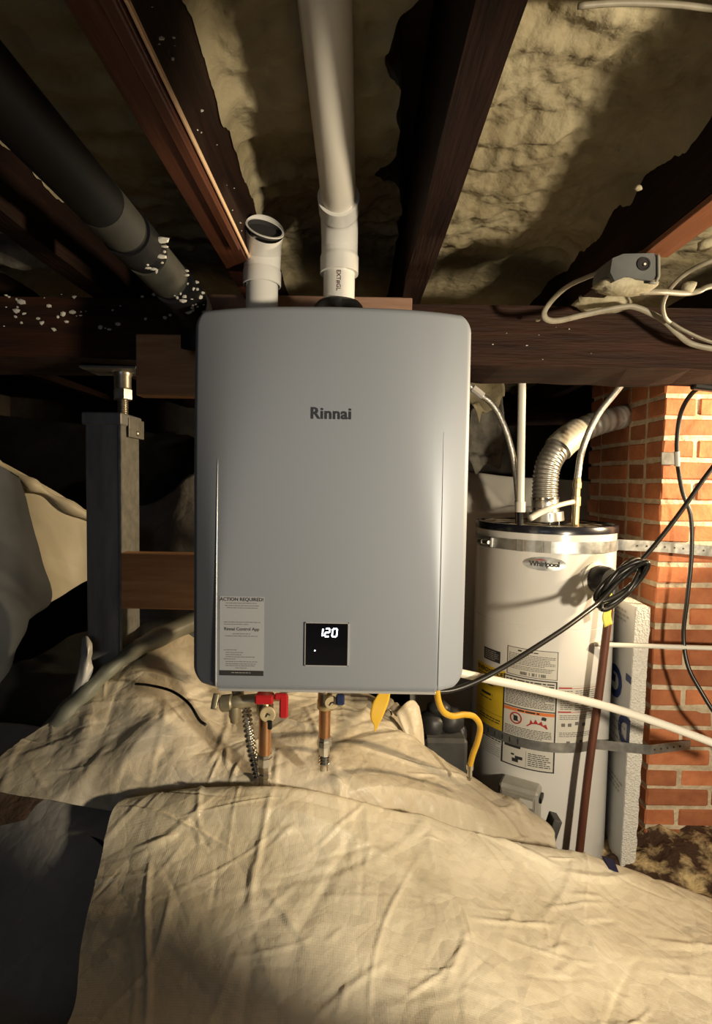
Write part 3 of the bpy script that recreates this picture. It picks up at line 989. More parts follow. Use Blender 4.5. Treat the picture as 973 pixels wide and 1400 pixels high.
def digit(ch, cx, cz, w, h, st):
    m = MB()
    g = st * 0.22
    segs = {'a': ((-w / 2 + g, h / 2), (w / 2 - g, h / 2)), 'd': ((-w / 2 + g, -h / 2), (w / 2 - g, -h / 2)), 'g': ((-w / 2 + g, 0), (w / 2 - g, 0)),
            'b': ((w / 2, g), (w / 2, h / 2 - g)), 'c': ((w / 2, -h / 2 + g), (w / 2, -g)), 'f': ((-w / 2, g), (-w / 2, h / 2 - g)), 'e': ((-w / 2, -h / 2 + g), (-w / 2, -g))}
    for s in SEG[ch]:
        (x0, z0), (x1, z1) = segs[s]
        sk = 0.10
        lo = (min(x0, x1) - (st / 2 if z0 != z1 else 0), min(z0, z1) - (st / 2 if z0 == z1 else 0))
        hi = (max(x0, x1) + (st / 2 if z0 != z1 else 0), max(z0, z1) + (st / 2 if z0 == z1 else 0))
        q = MB().box((lo[0], -0.0003, lo[1]), (hi[0], 0.0003, hi[1]))
        m.add([Vector((cx + p.x + p.z * sk, HYF - 0.0040 + p.y, cz + p.z)) for p in q.v], q.f)
    return m


zc_ = hface(449, 864).z
for ch, pxx in (('1', 438), ('2', 447.5), ('0', 457.5)):
    digit(ch, hface(pxx, 864).x, zc_, 0.0078, 0.0138, 0.0024).build('digit', 'led', disp)
p_ = hface(430.5, 888.5)
MB().lathe((p_.x, HYF - 0.0036, p_.z), (0, -1, 0), [(0, .0012), (.0004, .0012)], 12).build('status_light', 'led', disp)
# instruction sticker
s0, s1 = hface(300, 923), hface(361, 816)
stk = MB().box((s0.x, HYF - 0.0006, s0.z), (s1.x, HYF + 0.0002, s1.z)).build('instruction_sticker', 'sticker', heater)
stk['label'] = 'pale grey instruction sticker'
MB().box((s0.x, HYF - 0.0008, s0.z), (s1.x, HYF - 0.0003, hface(300, 916).z)).build('sticker_band', 'ink', stk)
sx = (s0.x + s1.x) / 2


def stk_fn(cx, cz):
    return lambda u, v: Vector((cx + u, HYF - 0.0009, cz + v))


lettering('lettering', 'ACTION REQUIRED!', 0.0083, stk_fn(sx, hface(330, 819.5).z), 'ink', stk, bold=0.00018)
lettering('lettering', 'Rinnai Control App', 0.0077, stk_fn(sx, hface(330, 860).z), 'ink', stk, bold=0.0001)
rr = random.Random(5)


def print_line(mb, x0, x1, z, h, fn, r):
    """a line of print too small to read: short word-long dashes"""
    x = x0
    while x < x1 - h:
        w = min(r.uniform(2.0, 6.5) * h, x1 - x)
        mb.add([fn(x, z - h / 2), fn(x + w, z - h / 2), fn(x + w, z + h / 2), fn(x, z + h / 2)], [(0, 1, 2, 3)])
        x += w + h * 0.9


flat = lambda x, z: Vector((x, HYF - 0.0009, z))
m = MB()
for row, a, b in ((824.5, .14, .84), (828, .12, .9), (831, .16, .86), (850.5, .1, .92), (853.5, .1, .66), (866.5, .3, .7), (869.5, .13, .88),
                  (888.5, .1, .40), (892, .14, .55), (895, .14, .5), (898, .14, .8), (901, .1, .36), (904.5, .14, .86), (907.5, .14, .82), (910, .14, .82), (913, .36, .62)):
    print_line(m, s0.x + a * (s1.x - s0.x), s0.x + b * (s1.x - s0.x), hface(330, row).z, 0.0011, flat, rr)
m.build('fine_print', 'ink_grey', stk)
m = MB()
print_line(m, s0.x + .27 * (s1.x - s0.x), s0.x + .73 * (s1.x - s0.x), hface(330, 919.5).z, 0.0012, lambda x, z: Vector((x, HYF - 0.0010, z)), rr)
m.build('band_print', 'ink_soft', stk)

# vent collar of the heater
vc = P(463, 412, 1.045)
HTOP = HZ1 * 0.9925 + HZ0 * 0.0075
MB().lathe((vc.x, 1.045, HTOP - 0.01), (0, 0, 1), [(0, .066), (.014, .066), (.024, .060), (.040, .052), (.054, .046), (.060, .041), (.062, .031)], 32).build('vent_collar', 'rubber', heater, smooth=True, angle=40)

# ------------------------------------------------------------------ exhaust vent pipe (2 inch pvc) and its elbow
vent = thing('vent_pipe', 'long white vent pipe rising from the heater toward the camera', 'vent pipe', (vc.x, 1.045, HTOP + 0.03))
VX = vc.x
VZ = HTOP + 0.03
zhub = P(463, 372, 1.045).z
MB().cyl((VX, 1.045, VZ), (VX, 1.045, zhub + 0.01), 0.0300, 32).build('riser', 'pvc', vent, smooth=True, angle=40)
zel = P(460, 283, 0.99).z
dirv = Vector((-0.012, -1, 0.10)).normalized()
end = Vector((VX, 0.955, zel))
pts = crv([Vector((VX, 1.045, zhub - 0.004)), Vector((VX, 1.045, zhub + 0.035)), Vector((VX, 1.038, zhub + 0.058)), Vector((VX, 1.010, zel - 0.012)), end + Vector((0, 0.028, -0.004)), end], 40)


def elbow_r(i, t):
    return 0.0365 if t < 0.16 else (0.0345 if t < 0.72 else 0.0365)


MB().tube(pts, elbow_r, 32).build('elbow', 'pvc', vent, smooth=True, angle=40)
lp0 = end + dirv * -0.005
MB().cyl(lp0, end + dirv * 2.3 if False else end + dirv * 1.15, 0.0302, 40).build('long_pipe', 'pvc_old', vent, smooth=True, angle=40)
q = P(465, 381, 1.0149)
vs, fs = text_mesh('EXT', 0.0150, bold=0.0003)
lt = []
for v in vs:
    a = -v.y / 0.0304
    lt.append(Vector((VX + 0.0304 * math.sin(a + 0.08) , 1.045 - 0.0304 * math.cos(a + 0.08), zhub - 0.022 - v.x)))
vs2, fs2 = text_mesh('EXT#GL', 0.0105, bold=0.0002)
lt2 = []
for v in vs2:
    a = (v.y) / 0.0304
    lt2.append(Vector((VX + 0.0305 * math.sin(a + 0.0), 1.045 - 0.0305 * math.cos(a), zhub - 0.026 - v.x)))
MB().add(lt2, fs2).build('lettering', 'print_brown', vent)

# short air intake stub
ix, iy = P(358, 400, 1.03).x, 1.03
intake = thing('intake_pipe', 'short white intake stub with an open slanted mouth', 'vent pipe', (ix, iy, HTOP - 0.005))
zh0, zh1 = P(358, 391, 1.03).z, P(358, 372, 1.03).z
MB().cyl((ix, iy, HTOP - 0.02), (ix, iy, zh0 + 0.01), 0.0300, 32).build('riser', 'pvc', intake, smooth=True, angle=40)
MB().lathe((ix, iy, zh0), (0, 0, 1), [(0, .0335), (.001, .0355), (zh1 - zh0, .0358), (zh1 - zh0 + .003, .034), (zh1 - zh0 + .004, .030)], 32, caps=False).build('hub', 'pvc', intake, smooth=True, angle=40)
mdir = Vector((0.30, -0.68, 0.67)).normalized()
mouth = P(362, 313, 0.985)
pts = crv([Vector((ix, iy, zh1 - 0.004)), Vector((ix, iy, zh1 + 0.016)), Vector((ix + 0.0008, iy - 0.002, zh1 + 0.034)), (mouth - mdir * 0.022).lerp(Vector((ix + .002, iy - .008, zh1 + .05)), .4), mouth], 40)
m = MB()
m.tube(pts, lambda i, t: 0.0342 + 0.0008 * t, 36, caps=False)
# thickness at the mouth, then the inside wall
n_ = mdir
m.tube([mouth, mouth + mdir * 0.0015], lambda i, t: 0.0350, 36, caps=False)
m.tube([mouth + mdir * 0.0015, mouth + mdir * 0.0016], lambda i, t: 0.0350 if i == 0 else 0.0312, 36, caps=False)
m.build('elbow', 'pvc', intake, smooth=True, angle=40)
m = MB()
m.tube([mouth + mdir * 0.0016, mouth - mdir * 0.006, mouth - mdir * 0.0065], lambda i, t: (0.0313, 0.0300, 0.001)[i], 36, caps=False)
m.build('dark_bore', 'pvc_inside', intake, smooth=True, angle=40)

# ------------------------------------------------------------------ pipes under the heater
zb = HZ0 + 0.004
# hot side
hx = P(362, 1000, 1.03).x
hy = 1.03
hv = thing('hot_water_valve', 'brass service valve with red handles under the heater', 'valve', (hx, hy, zb - 0.1))


def zz_(py, y, px=400):
    return P(px, py, y).z


MB().lathe((hx, hy, zz_(978, hy)), (0, 0, 1), [(0, .014), (.004, .0165), (.02, .0165), (.024, .0145), (zb + 0.02 - zz_(978, hy), .0145)], 18).build('valve_body', 'brass', hv, smooth=True, angle=40)
a, b = P(302, 962, 1.035), P(352, 957, 1.03)
MB().lathe(a, b - a, [(0, .0135), (.003, .0165), (.022, .0165), (.025, .0135), (.045, .0145), (.048, .0125), ((b - a).length, .0125)], 18).build('side_branch', 'brass_dull', hv, smooth=True, angle=40)
q = P(321, 973, 1.03)
MB().lathe(q + Vector((0, 0, 0.012)), (0, 0, -1), [(0, .012), (.02, .012), (.026, .0095), (.032, .009), (.034, .006)], 16).build('drain_cap', 'brass_dull', hv, smooth=True, angle=40)
q = P(296, 948, 1.035)
MB().tube(crv([q, q + Vector((-0.001, -0.006, -0.012)), q + Vector((-0.003, -0.012, -0.027))], 12), lambda i, t: 0.006 + 0.001 * math.sin(t * 3), 10, flat=0.45).build('drain_lever', 'brass_dull', hv, smooth=True)
q = P(325, 953, 1.05)
MB().cyl(q, (q.x, q.y, zb + 0.02), 0.012, 16).build('branch_riser', 'brass_dull', hv, smooth=True, angle=40)
q0, q1 = P(349, 961, 1.0), P(374, 949, 1.0)
MB().box((q0.x, 0.990, q0.z), (q1.x, 1.012, q1.z), bev=0.003).build('red_handle', 'red_plastic', hv)
q0, q1 = P(379, 981, 0.998), P(394, 948, 0.998)
lo, hi = (q0.x, 0.992, q0.z), (q1.x, 1.004, q1.z)
m = MB().box((lo[0] + 0.004, lo[1], lo[2]), (hi[0], hi[1], hi[2] - 0.004), bev=0.003)
m.box((lo[0] - 0.006, lo[1] + 0.001, hi[2] - 0.013), (hi[0] - 0.001, hi[1] - 0.001, hi[2]), bev=0.003)
m.build('red_handle', 'red_plastic', hv)
q = P(377, 956, 1.002)
MB().cyl(q - Vector((0.006, 0, 0)), q + Vector((0.006, 0, 0)), 0.004, 12).build('stem', 'brass', hv, smooth=True, angle=40)
q = P(366, 976, 1.005)
disc = MB().lathe(q, (0, -1, 0), [(0, .0155), (.003, .0158), (.005, .014), (.0052, .006), (.004, .004)], 24).build('tag_disc', 'tag_brass', hv, smooth=True, angle=40)
m = MB().tube([q + Vector((-0.003, -0.0058, -0.004)), q + Vector((0.001, -0.0058, 0.003)), q + Vector((0.005, -0.0058, 0.000))], 0.0012, 6)
m.build('disc_mark', 'ink', disc)
q2 = P(369, 990, 1.0)
MB().box((q2.x - 0.0045, 0.996, q2.z - 0.010), (q2.x + 0.0045, 1.001, q2.z + 0.008), bev=0.002).build('black_clip', 'black_plastic', hv)
MB().cyl((hx, hy, zz_(1034, hy, 362)), (hx, hy, zz_(975, hy, 362)), 0.0123, 20).build('copper_pipe', 'copper', hv, smooth=True, angle=40)
zt = zz_(1034, hy, 362)
MB().lathe((hx, hy, zt), (0, 0, -1), [(-0.006, .0135), (0, .0140), (.001, .0155), (.016, .0160), (.017, .0125), (.032, .0120), (.034, .0135), (.040, .0135), (.042, .011), (.06, .011)], 8).build('union_fitting', 'chrome', hv, smooth=True, angle=25)
# corrugated stainless tube beside it
path = crv([(336, 955, 1.05), (338, 985, 1.045), (343, 1020, 1.045), (350, 1052, 1.05), (356, 1075, 1.06)], 150)
tag(MB().tube(path, lambda i, t: 0.0088 + 0.0020 * math.sin(t * 2 * PI * 21), 14).build('corrugated_tube', 'steel_hose', smooth=True), 'ribbed stainless tube beside the hot copper pipe', 'tube')
# cold side
cx_ = P(443.5, 1000, 1.03).x
cv = thing('cold_water_valve', 'brass service valve with a dark blue handle under the heater', 'valve', (cx_, hy, zb - 0.1))
MB().lathe((cx_, hy, zz_(969, hy, 443)), (0, 0, 1), [(0, .013), (.003, .0155), (.018, .0155), (.021, .0140), (zb + 0.02 - zz_(969, hy, 443), .0145)], 18).build('valve_body', 'brass', cv, smooth=True, angle=40)
q = P(453, 960, 1.005)
disc = MB().lathe(q, (0, -1, 0), [(0, .0130), (.003, .0132), (.005, .012), (.0052, .005), (.004, .004)], 24).build('tag_disc', 'tag_brass', cv, smooth=True, angle=40)
MB().tube([q + Vector((-0.004, -0.0058, -0.004)), q + Vector((0.000, -0.0058, 0.001)), q + Vector((0.005, -0.0058, 0.002))], 0.0012, 6).build('disc_mark', 'ink', disc)
q0, q1 = P(459, 963, 1.0), P(471, 949, 1.0)
MB().box((q0.x, 0.992, q0.z), (q1.x, 1.006, q1.z), bev=0.003).build('blue_handle', 'blue_plastic', cv)
MB().cyl((cx_, hy, zz_(1010, hy, 443)), (cx_, hy, zz_(966, hy, 443)), 0.0115, 20).build('copper_pipe', 'copper', cv, smooth=True, angle=40)
zt = zz_(1010, hy, 443)
MB().lathe((cx_, hy, zt), (0, 0, -1), [(-0.005, .0125), (0, .0128), (.001, .0128), (.003, .0140), (.014, .0142), (.015, .0108), (.032, .0104)], 8).build('union_fitting', 'chrome', cv, smooth=True, angle=25)
zt2 = zt - 0.032
MB().lathe((cx_, hy, zt2), (0, 0, -1), [(0, .0105), (.003, .0125), (.006, .0105), (.009, .0125), (.012, .0105), (.015, .0125), (.019, .0105), (.03, .010)], 16).build('hose_end', 'chrome', cv, smooth=True, angle=40)
# yellow tag
A = patch([[(520, 944, 1.00), (534, 944, 1.00)], [(509, 962, .995), (531, 960, 1.0)], [(506, 980, .99), (524, 978, .995)], [(511, 992, .99), (518, 990, .992)], [(511.5, 1001, .99), (513.5, 1000, .99)]], 8, 20)
tag(MB().solid_grid(A, (0, 0.0012, 0)).build('hang_tag', 'yellow_tag', smooth=True), 'yellow pointed tag hanging under the heater', 'tag')
# yellow gas hose
tag(MB().tube(crv([(596, 935, 1.06), (599, 958, 1.06), (606, 973, 1.07), (618, 979, 1.09), (634, 977, 1.12), (648, 980, 1.15), (656, 993, 1.17), (653, 1012, 1.18), (646, 1032, 1.19), (642, 1048, 1.20)], 60), 0.0066, 12).build('gas_hose', 'yellow_hose', smooth=True),
    'yellow coated gas hose curving down from the heater', 'hose')
q = P(642, 1047, 1.20)
tag(MB().lathe(q + Vector((0, 0, 0.004)), (0.02, 0, -1), [(0, .007), (.002, .0085), (.012, .0085), (.013, .006), (.03, .0058), (.031, .0075), (.036, .0075)], 8).build('hose_fitting', 'chrome', smooth=True, angle=30),
    'small steel fitting at the lower end of the yellow hose', 'fitting')

# dark pump behind the bank edge
pump = thing('condensate_pump', 'dark grey pump box behind the sheet edge below the heater', 'pump', P(605, 1060, 1.55))
q0, q1 = P(578, 1085, 1.52), P(640, 1012, 1.52)
MB().box((q0.x, 1.52, q0.z), (q1.x, 1.66, q1.z), bev=0.01).build('reservoir', 'pump_grey', pump)
m = MB()
for px_, py_, r_, s_ in ((590, 990, .045, (1, 1, .95)), (615, 985, .04, (1, 1, 1.1)), (628, 1002, .028, (.8, 1, 1.2)), (600, 968, .030, (1.2, 1, .8))):
    m.blob(P(px_, py_, 1.59), r_, 3, 0.12, s_, seed=px_ * .1)
m.build('motor_cover', 'pump_black', pump, smooth=True)
# white curling flap at the sheet's edge
A = patch([[(541, 975, 1.40), (556, 960, 1.42), (566, 958, 1.44), (573, 966, 1.45)], [(552, 1000, 1.38), (562, 990, 1.40), (572, 985, 1.42), (578, 992, 1.44)],
           [(562, 1020, 1.36), (568, 1012, 1.38), (574, 1010, 1.40), (580, 1016, 1.42)], [(572, 1038, 1.34), (574, 1034, 1.36), (578, 1034, 1.38), (582, 1038, 1.40)]], 16, 20)
tag(MB().solid_grid(A, (0, 0.0015, 0)).build('sheet_flap', 'tarp_bank', smooth=True), 'upturned sheet flap beside the dark pump box', 'flap')
for i_, (px_, py_, r_) in enumerate(((527, 958, .020), (538, 963, .014), (529, 972, .012), (546, 970, .016), (519, 966, .010))):
    o = MB().blob(P(px_, py_ + 3, 1.43), r_, 2, 0.35, (1.2, 1, .8), seed=i_).build('foam_chunk', 'stone', smooth=True)
    tag(o, ('largest foam chunk on the bank right behind the yellow tag', 'upper small foam chunk between the largest chunk and sheet flap', 'lowest foam chunk on the bank behind the yellow tag',
            'rightmost foam chunk touching the upturned sheet flap', 'leftmost tiny foam chunk beside the yellow tag')[i_], 'foam chunk', 'foam chunks behind the yellow tag')

# ------------------------------------------------------------------ old storage tank heater
TY, TR = 1.78, 0.221
TX = 0.630
TZ1 = P(749, 727, TY - TR).z
tank = thing('tank_water_heater', 'tall white tank water heater in front of the brick chimney', 'water heater', (TX, TY, 0.0))


def tank_pt(phi, z, d=0.0):
    return Vector((TX + (TR + d) * math.sin(phi), TY - (TR + d) * math.cos(phi), z))


def tank_hit(px, py, d=0.0):
    r = ray(px, py)
    ox, oy = -TX, -TY
    a = r.x ** 2 + r.y ** 2
    b = 2 * (ox * r.x + oy * r.y)
    c = ox * ox + oy * oy - (TR + d) ** 2
    disc_ = b * b - 4 * a * c
    t = (-b - math.sqrt(max(0, disc_))) / (2 * a)
    x, y, z = r.x * t, r.y * t, CAM_Z + r.z * t
    return math.atan2(x - TX, TY - y), z


zs = tank_hit(740, 860)[1]
MB().lathe((TX, TY, 0.04), (0, 0, 1), [(0, TR - .02), (.004, TR - .003), (.02, TR), (zs - .041, TR), (zs - .040, TR - .0012), (zs - .0385, TR - .0012), (zs - .0375, TR), (TZ1 - .045, TR), (TZ1 - .035, TR - 0.0005)], 72).build('jacket', 'tank_enamel', tank, smooth=True, angle=40)
rim = MB().lathe((TX, TY, TZ1 - 0.005), (0, 0, 1), [(-.004, TR + .001), (-.002, TR + .0035), (.016, TR + .0035), (.020, TR + .001), (.020, TR - .008), (.014, TR - .010)], 72).build('rim', 'tank_rim', tank, smooth=True, angle=40)
m = MB()
ring = []
for j in range(12):
    for k in range(48):
        r_ = TR * (1 - j / 11.5) * 0.97
        a = 2 * PI * k / 48
        ring.append((TX + r_ * math.cos(a), TY + r_ * math.sin(a), TZ1 + 0.010 + 0.010 * noise.noise(Vector((r_ * 9 * math.cos(a), r_ * 9 * math.sin(a), 1))) + 0.004 * noise.noise(Vector((r_ * 60 * math.cos(a), r_ * 60 * math.sin(a), 4)))))
fs = [(j * 48 + k, j * 48 + (k + 1) % 48, (j + 1) * 48 + (k + 1) % 48, (j + 1) * 48 + k) for j in range(11) for k in range(48)] + [tuple(11 * 48 + k for k in range(48))]
m.add(ring, fs).build('lid', 'tank_lid', tank, smooth=True)
for i_ in range(3):
    a = i_ * 2.1 + 0.6
    MB().cyl((TX + .17 * math.cos(a), TY + .17 * math.sin(a), 0), (TX + .17 * math.cos(a), TY + .17 * math.sin(a), 0.05), 0.02, 12).build('foot', 'black_plastic', tank)


def wrap_patch(px0, py0, px1, py1, d=0.0006, n=14):
    """rectangular label on the jacket whose upper left / lower right corners sit at these pixels"""
    f0, z0 = tank_hit(px0, py0, d)
    f1, _ = tank_hit(px1, (py0 + py1) / 2, d)
    _, z1 = tank_hit((px0 + px1) / 2 if False else px0, py1, d)
    return f0, f1, z0, z1


def label(name, box, matname, d=0.0006, parent=None, n=14):
    f0, f1, z0, z1 = box
    A = np.array([[tank_pt(f0 + (f1 - f0) * i / n, z, d)[:] for i in range(n + 1)] for z in (z1, z0)])
    return MB().grid(A).build(name, matname, parent or tank)


def in_label(box, d):
    f0, f1, z0, z1 = box
    return lambda u, v: tank_pt(f0 + (f1 - f0) * u, z1 + (z0 - z1) * v, d)


def bars(mb, fn, box, u0, u1, v0, v1, rows, r, h=0.4, words=True):
    """rows of unreadable print between v1 (top) and v0"""
    f0, f1, z0, z1 = box
    W_ = abs(f1 - f0) * TR
    Hh = abs(z0 - z1)
    for i in range(rows):
        v = v1 - (v1 - v0) * (i + 0.5) / rows
        hh = (v1 - v0) / rows * h
        u = u0
        ue = u1 - (r.uniform(0, .25) * (u1 - u0) if r.random() < .3 else 0)
        while u < ue - 0.005:
            w = min((r.uniform(2, 6) * hh * Hh / W_) if words else ue - u, ue - u)
            n = max(1, int(w / 0.08))
            for k in range(n):
                a, b = u + w * k / n, u + w * (k + 1) / n
                mb.add([fn(a, v - hh / 2), fn(b, v - hh / 2), fn(b, v + hh / 2), fn(a, v + hh / 2)], [(0, 1, 2, 3)])
            u += w + 0.8 * hh * Hh / W_


def quad(mb, fn, u0, u1, v0, v1, n=8):
    for k in range(n):
        a, b = u0 + (u1 - u0) * k / n, u0 + (u1 - u0) * (k + 1) / n
        mb.add([fn(a, v0), fn(b, v0), fn(b, v1), fn(a, v1)], [(0, 1, 2, 3)])


def frame(mb, fn, u0, u1, v0, v1, tu, tv):
    quad(mb, fn, u0, u1, v1 - tv, v1)
    quad(mb, fn, u0, u1, v0, v0 + tv)
    quad(mb, fn, u0, u0 + tu, v0, v1, 1)
    quad(mb, fn, u1 - tu, u1, v0, v1, 1)


r_ = random.Random(3)
# small black label
bx = wrap_patch(662, 883, 684, 899)
lb = label('black_label', bx, 'ink', parent=tank)
m = MB()
bars(m, in_label(bx, .0009), bx, .1, .9, .1, .9, 5, r_, .45)
m.build('fine_print', 'ink_soft', lb)
# yellow energy label
bx = wrap_patch(653, 901, 690, 989)
lb = label('energy_label', bx, 'yellow_label', parent=tank)
lb['label'] = 'yellow energy label'
fn = in_label(bx, .0009)
f0, f1, z0, z1 = bx
fm, Wl, Hl = (f0 + f1) / 2, abs(f1 - f0) * TR, abs(z0 - z1)


def lab_text(s, size, u, v, mt, parent, bxx, bold=0.0, d=.0009, **kw):
    a0, a1, zt_, zb_ = bxx
    def fn_(x, y):
        return tank_pt(a0 + (a1 - a0) * u + x / TR, zb_ + (zt_ - zb_) * v + y, d)
    return lettering('lettering', s, size, fn_, mt, parent, bold=bold, **kw)


lab_text('ENERGYGUIDE', 0.0190, .5, .925, 'ink', lb, bx, bold=.0006, space=.92)
m = MB()
bars(m, fn, bx, .08, .9, .80, .88, 2, r_, .35)
quad(m, fn, .35, .85, .775, .785)
bars(m, fn, bx, .3, .7, .70, .74, 1, r_, .5)
bars(m, fn, bx, .25, .65, .54, .60, 1, r_, .6)
bars(m, fn, bx, .2, .75, .48, .52, 1, r_, .4)
quad(m, fn, .03, .97, .30, .305)
bars(m, fn, bx, .2, .9, .17, .25, 2, r_, .4)
m.build('fine_print', 'ink', lb)
m = MB()
quad(m, fn, .0, 1, .075, .095)
m.build('red_rule', 'ink_red', lb)
bx = wrap_patch(651, 985, 690, 998)
lb = label('label_foot', bx, 'paper', parent=tank, d=.0007)
m = MB()
bars(m, in_label(bx, .001), bx, .3, .9, .2, .8, 2, r_, .4)
m.build('fine_print', 'ink', lb)
# rating plate
bx = wrap_patch(694, 882, 763, 920)
lb = label('rating_plate', bx, 'paper', parent=tank)
fn = in_label(bx, .0009)
m = MB()
frame(m, fn, 0, 1, 0, 1, .012, .02)
bars(m, fn, bx, .22, .30, .86, .93, 1, r_, .8)
bars(m, fn, bx, .4, .62, .86, .92, 1, r_, .6)
bars(m, fn, bx, .03, .95, .40, .80, 7, r_, .34)
bars(m, fn, bx, .03, .95, .22, .38, 3, r_, .34)
for i_ in range(26):
    if r_.random() < .7:
        u = .28 + .5 * i_ / 26
        quad(m, fn, u, u + .012, .06, .17, 1)
m.build('fine_print', 'ink', lb)
# warning panel with a heavy black frame
bx = wrap_patch(689, 920, 760, 1042)
lb = label('warning_label', bx, 'paper', parent=tank, d=.0010)
lb['label'] = 'white warning label with a heavy black frame'
fn = in_label(bx, .0014)
m = MB()
frame(m, fn, 0, 1, 0, 1, .026, .013)
quad(m, fn, 0, 1, .655, .667)
quad(m, fn, 0, 1, .285, .297)
bars(m, fn, bx, .05, .95, .92, .975, 2, r_, .5)
bars(m, fn, bx, .05, .95, .685, .91, 13, r_, .45)
bars(m, fn, bx, .05, .93, .31, .45, 8, r_, .42)
bars(m, fn, bx, .06, .45, .20, .24, 1, r_, .8)
bars(m, fn, bx, .52, .93, .04, .19, 7, r_, .42)
quad(m, fn, .48, .484, .02, .2, 1)
m.build('fine_print', 'ink', lb)
m = MB()
# pictogram in the lower strip: a can tipping over
for u0, u1, v0, v1 in ((.22, .34, .05, .09), (.28, .42, .085, .12), (.20, .26, .12, .14)):
    quad(m, fn, u0, u1, v0, v1, 3)
m.build('pictogram', 'ink', lb)
fo = in_label(bx, .0016)
m = MB()
quad(m, fo, .03, .97, .615, .650)
m.build('orange_band', 'ink_orange', lb)
m = MB()
bars(m, in_label(bx, .0019), bx, .3, .7, .622, .642, 1, r_, .9)
m.build('band_print', 'ink', lb)
# prohibition sign
asp = Hl  # label heights for aspect
W2 = abs(bx[1] - bx[0]) * TR
H2 = abs(bx[2] - bx[3])
cu, cvv, rad = .27, .54, .0185
m = MB()
for k in range(28):
    a, b = 2 * PI * k / 28, 2 * PI * (k + 1) / 28
    m.add([fo(cu + rr_ * math.cos(t) / W2, cvv + rr_ * math.sin(t) / H2) for rr_, t in ((rad, a), (rad, b), (rad * .78, b), (rad * .78, a))], [(0, 1, 2, 3)])
c_, s_ = math.cos(-.8), math.sin(-.8)
m.add([fo(cu + (x * c_ - y * s_) / W2, cvv + (x * s_ + y * c_) / H2) for x, y in ((-rad, -.0012), (rad, -.0012), (rad, .0012), (-rad, .0012))], [(0, 1, 2, 3)])
# flames
fl = [(1.3 * a_, 1.4 * b_) for a_, b_ in [(-.024, -.010), (.024, -.010), (.020, .000), (.013, -.003), (.010, .006), (.003, -.001), (-.003, .008), (-.008, -.001), (-.014, .006), (-.016, -.003)]]
cu2 = .66
m.add([fo(cu2 + x / W2, cvv - .012 + y / H2) for x, y in fl], [tuple(range(len(fl)))])
m.build('red_symbol', 'ink_red', lb)
m = MB()
m.add([fo(cu + x / W2, cvv + y / H2) for x, y in ((-.007, -.009), (.006, -.009), (.006, .005), (.003, .008), (-.007, .008))], [(0, 1, 2, 3, 4)])
m.add([in_label(bx, .0020)(.78 + x / W2, cvv + .045 + y / H2) for x, y in ((-.007, -.004), (.006, -.006), (.008, .003), (.001, .006), (-.005, .005))], [(0, 1, 2, 3, 4)])
m.build('can_symbol', 'ink', lb)
# instruction label on the right with red rules
bx = wrap_patch(764, 934, 817, 1014)
bx = (bx[0], bx[1], tank_hit(790, 937)[1], tank_hit(790, 1027)[1])
lb = label('care_label', bx, 'paper', parent=tank)
lb['label'] = 'white instruction label with red rules'
fn = in_label(bx, .0009)
m = MB()
bars(m, fn, bx, .04, .3, .63, .93, 10, r_, .4)
bars(m, fn, bx, .36, .95, .62, .93, 10, r_, .4)
bars(m, fn, bx, .04, .95, .48, .56, 3, r_, .4)
bars(m, fn, bx, .04, .95, .22, .30, 3, r_, .4)
for cx2, cy2 in ((.08, .40), (.22, .40), (.38, .42), (.55, .40), (.2, .13), (.5, .14)):
    quad(m, fn, cx2, cx2 + .08, cy2 - .02, cy2 + .03, 2)
m.build('fine_print', 'ink_grey', lb)
m = MB()
for v in (.95, .59, .02):
    quad(m, fn, 0, .28, v, v + .022, 3)
    quad(m, fn, .28, 1, v, v + .006, 5)
m.build('red_rule', 'ink_red', lb)
# lower small print block left of the frame
bx = wrap_patch(661, 1004, 684, 1024)
m = MB()
bars(m, in_label(bx, .0008), bx, 0, 1, 0, 1, 7, r_, .3)
m.build('fine_print', 'ink_soft', tank)
bx = wrap_patch(806, 776, 817, 786)
# oval badge
bf, bz = tank_hit(744, 771)
m = MB()
ov = [tank_pt(bf + 0.061 * math.cos(t) / TR, bz + 0.0205 * math.sin(t), .0015) for t in np.linspace(0, 2 * PI, 48, endpoint=False)]
ob = [tank_pt(bf + 0.061 * math.cos(t) / TR, bz + 0.0205 * math.sin(t), -.001) for t in np.linspace(0, 2 * PI, 48, endpoint=False)]
bd = MB().add([tank_pt(bf, bz, .0018)] + ov, [(0, i + 1, (i + 1) % 48 + 1) for i in range(48)])
bd.add(ov + ob, [(i, 48 + i, 48 + (i + 1) % 48, (i + 1) % 48) for i in range(48)])
badge = bd.build('badge', 'galv', tank)
badge['label'] = 'oval silver badge'


def badge_fn(x, y):
    return tank_pt(bf + x / TR, bz + y, .0034)


lettering('lettering', 'Whirlpool', 0.0215, lambda x, y: badge_fn(x, y - .001), 'ink', badge, bold=.0003, space=.95)
m = MB()
sw = [(-.026 + .030 * t, .0102 + .0038 * math.sin(t * PI)) for t in np.linspace(0, 1, 10)]
sw2 = [(-.026 + .030 * t, .0092 + .0016 * math.sin(t * PI)) for t in np.linspace(0, 1, 10)]
m.add([badge_fn(x, y) for x, y in sw] + [badge_fn(x, y) for x, y in sw2], [(i, i + 1, 11 + i, 10 + i) for i in range(9)])
m.build('swoosh', 'ink_red', badge)
# small red mark near the badge level on the right
bx = wrap_patch(834, 775, 842, 779)
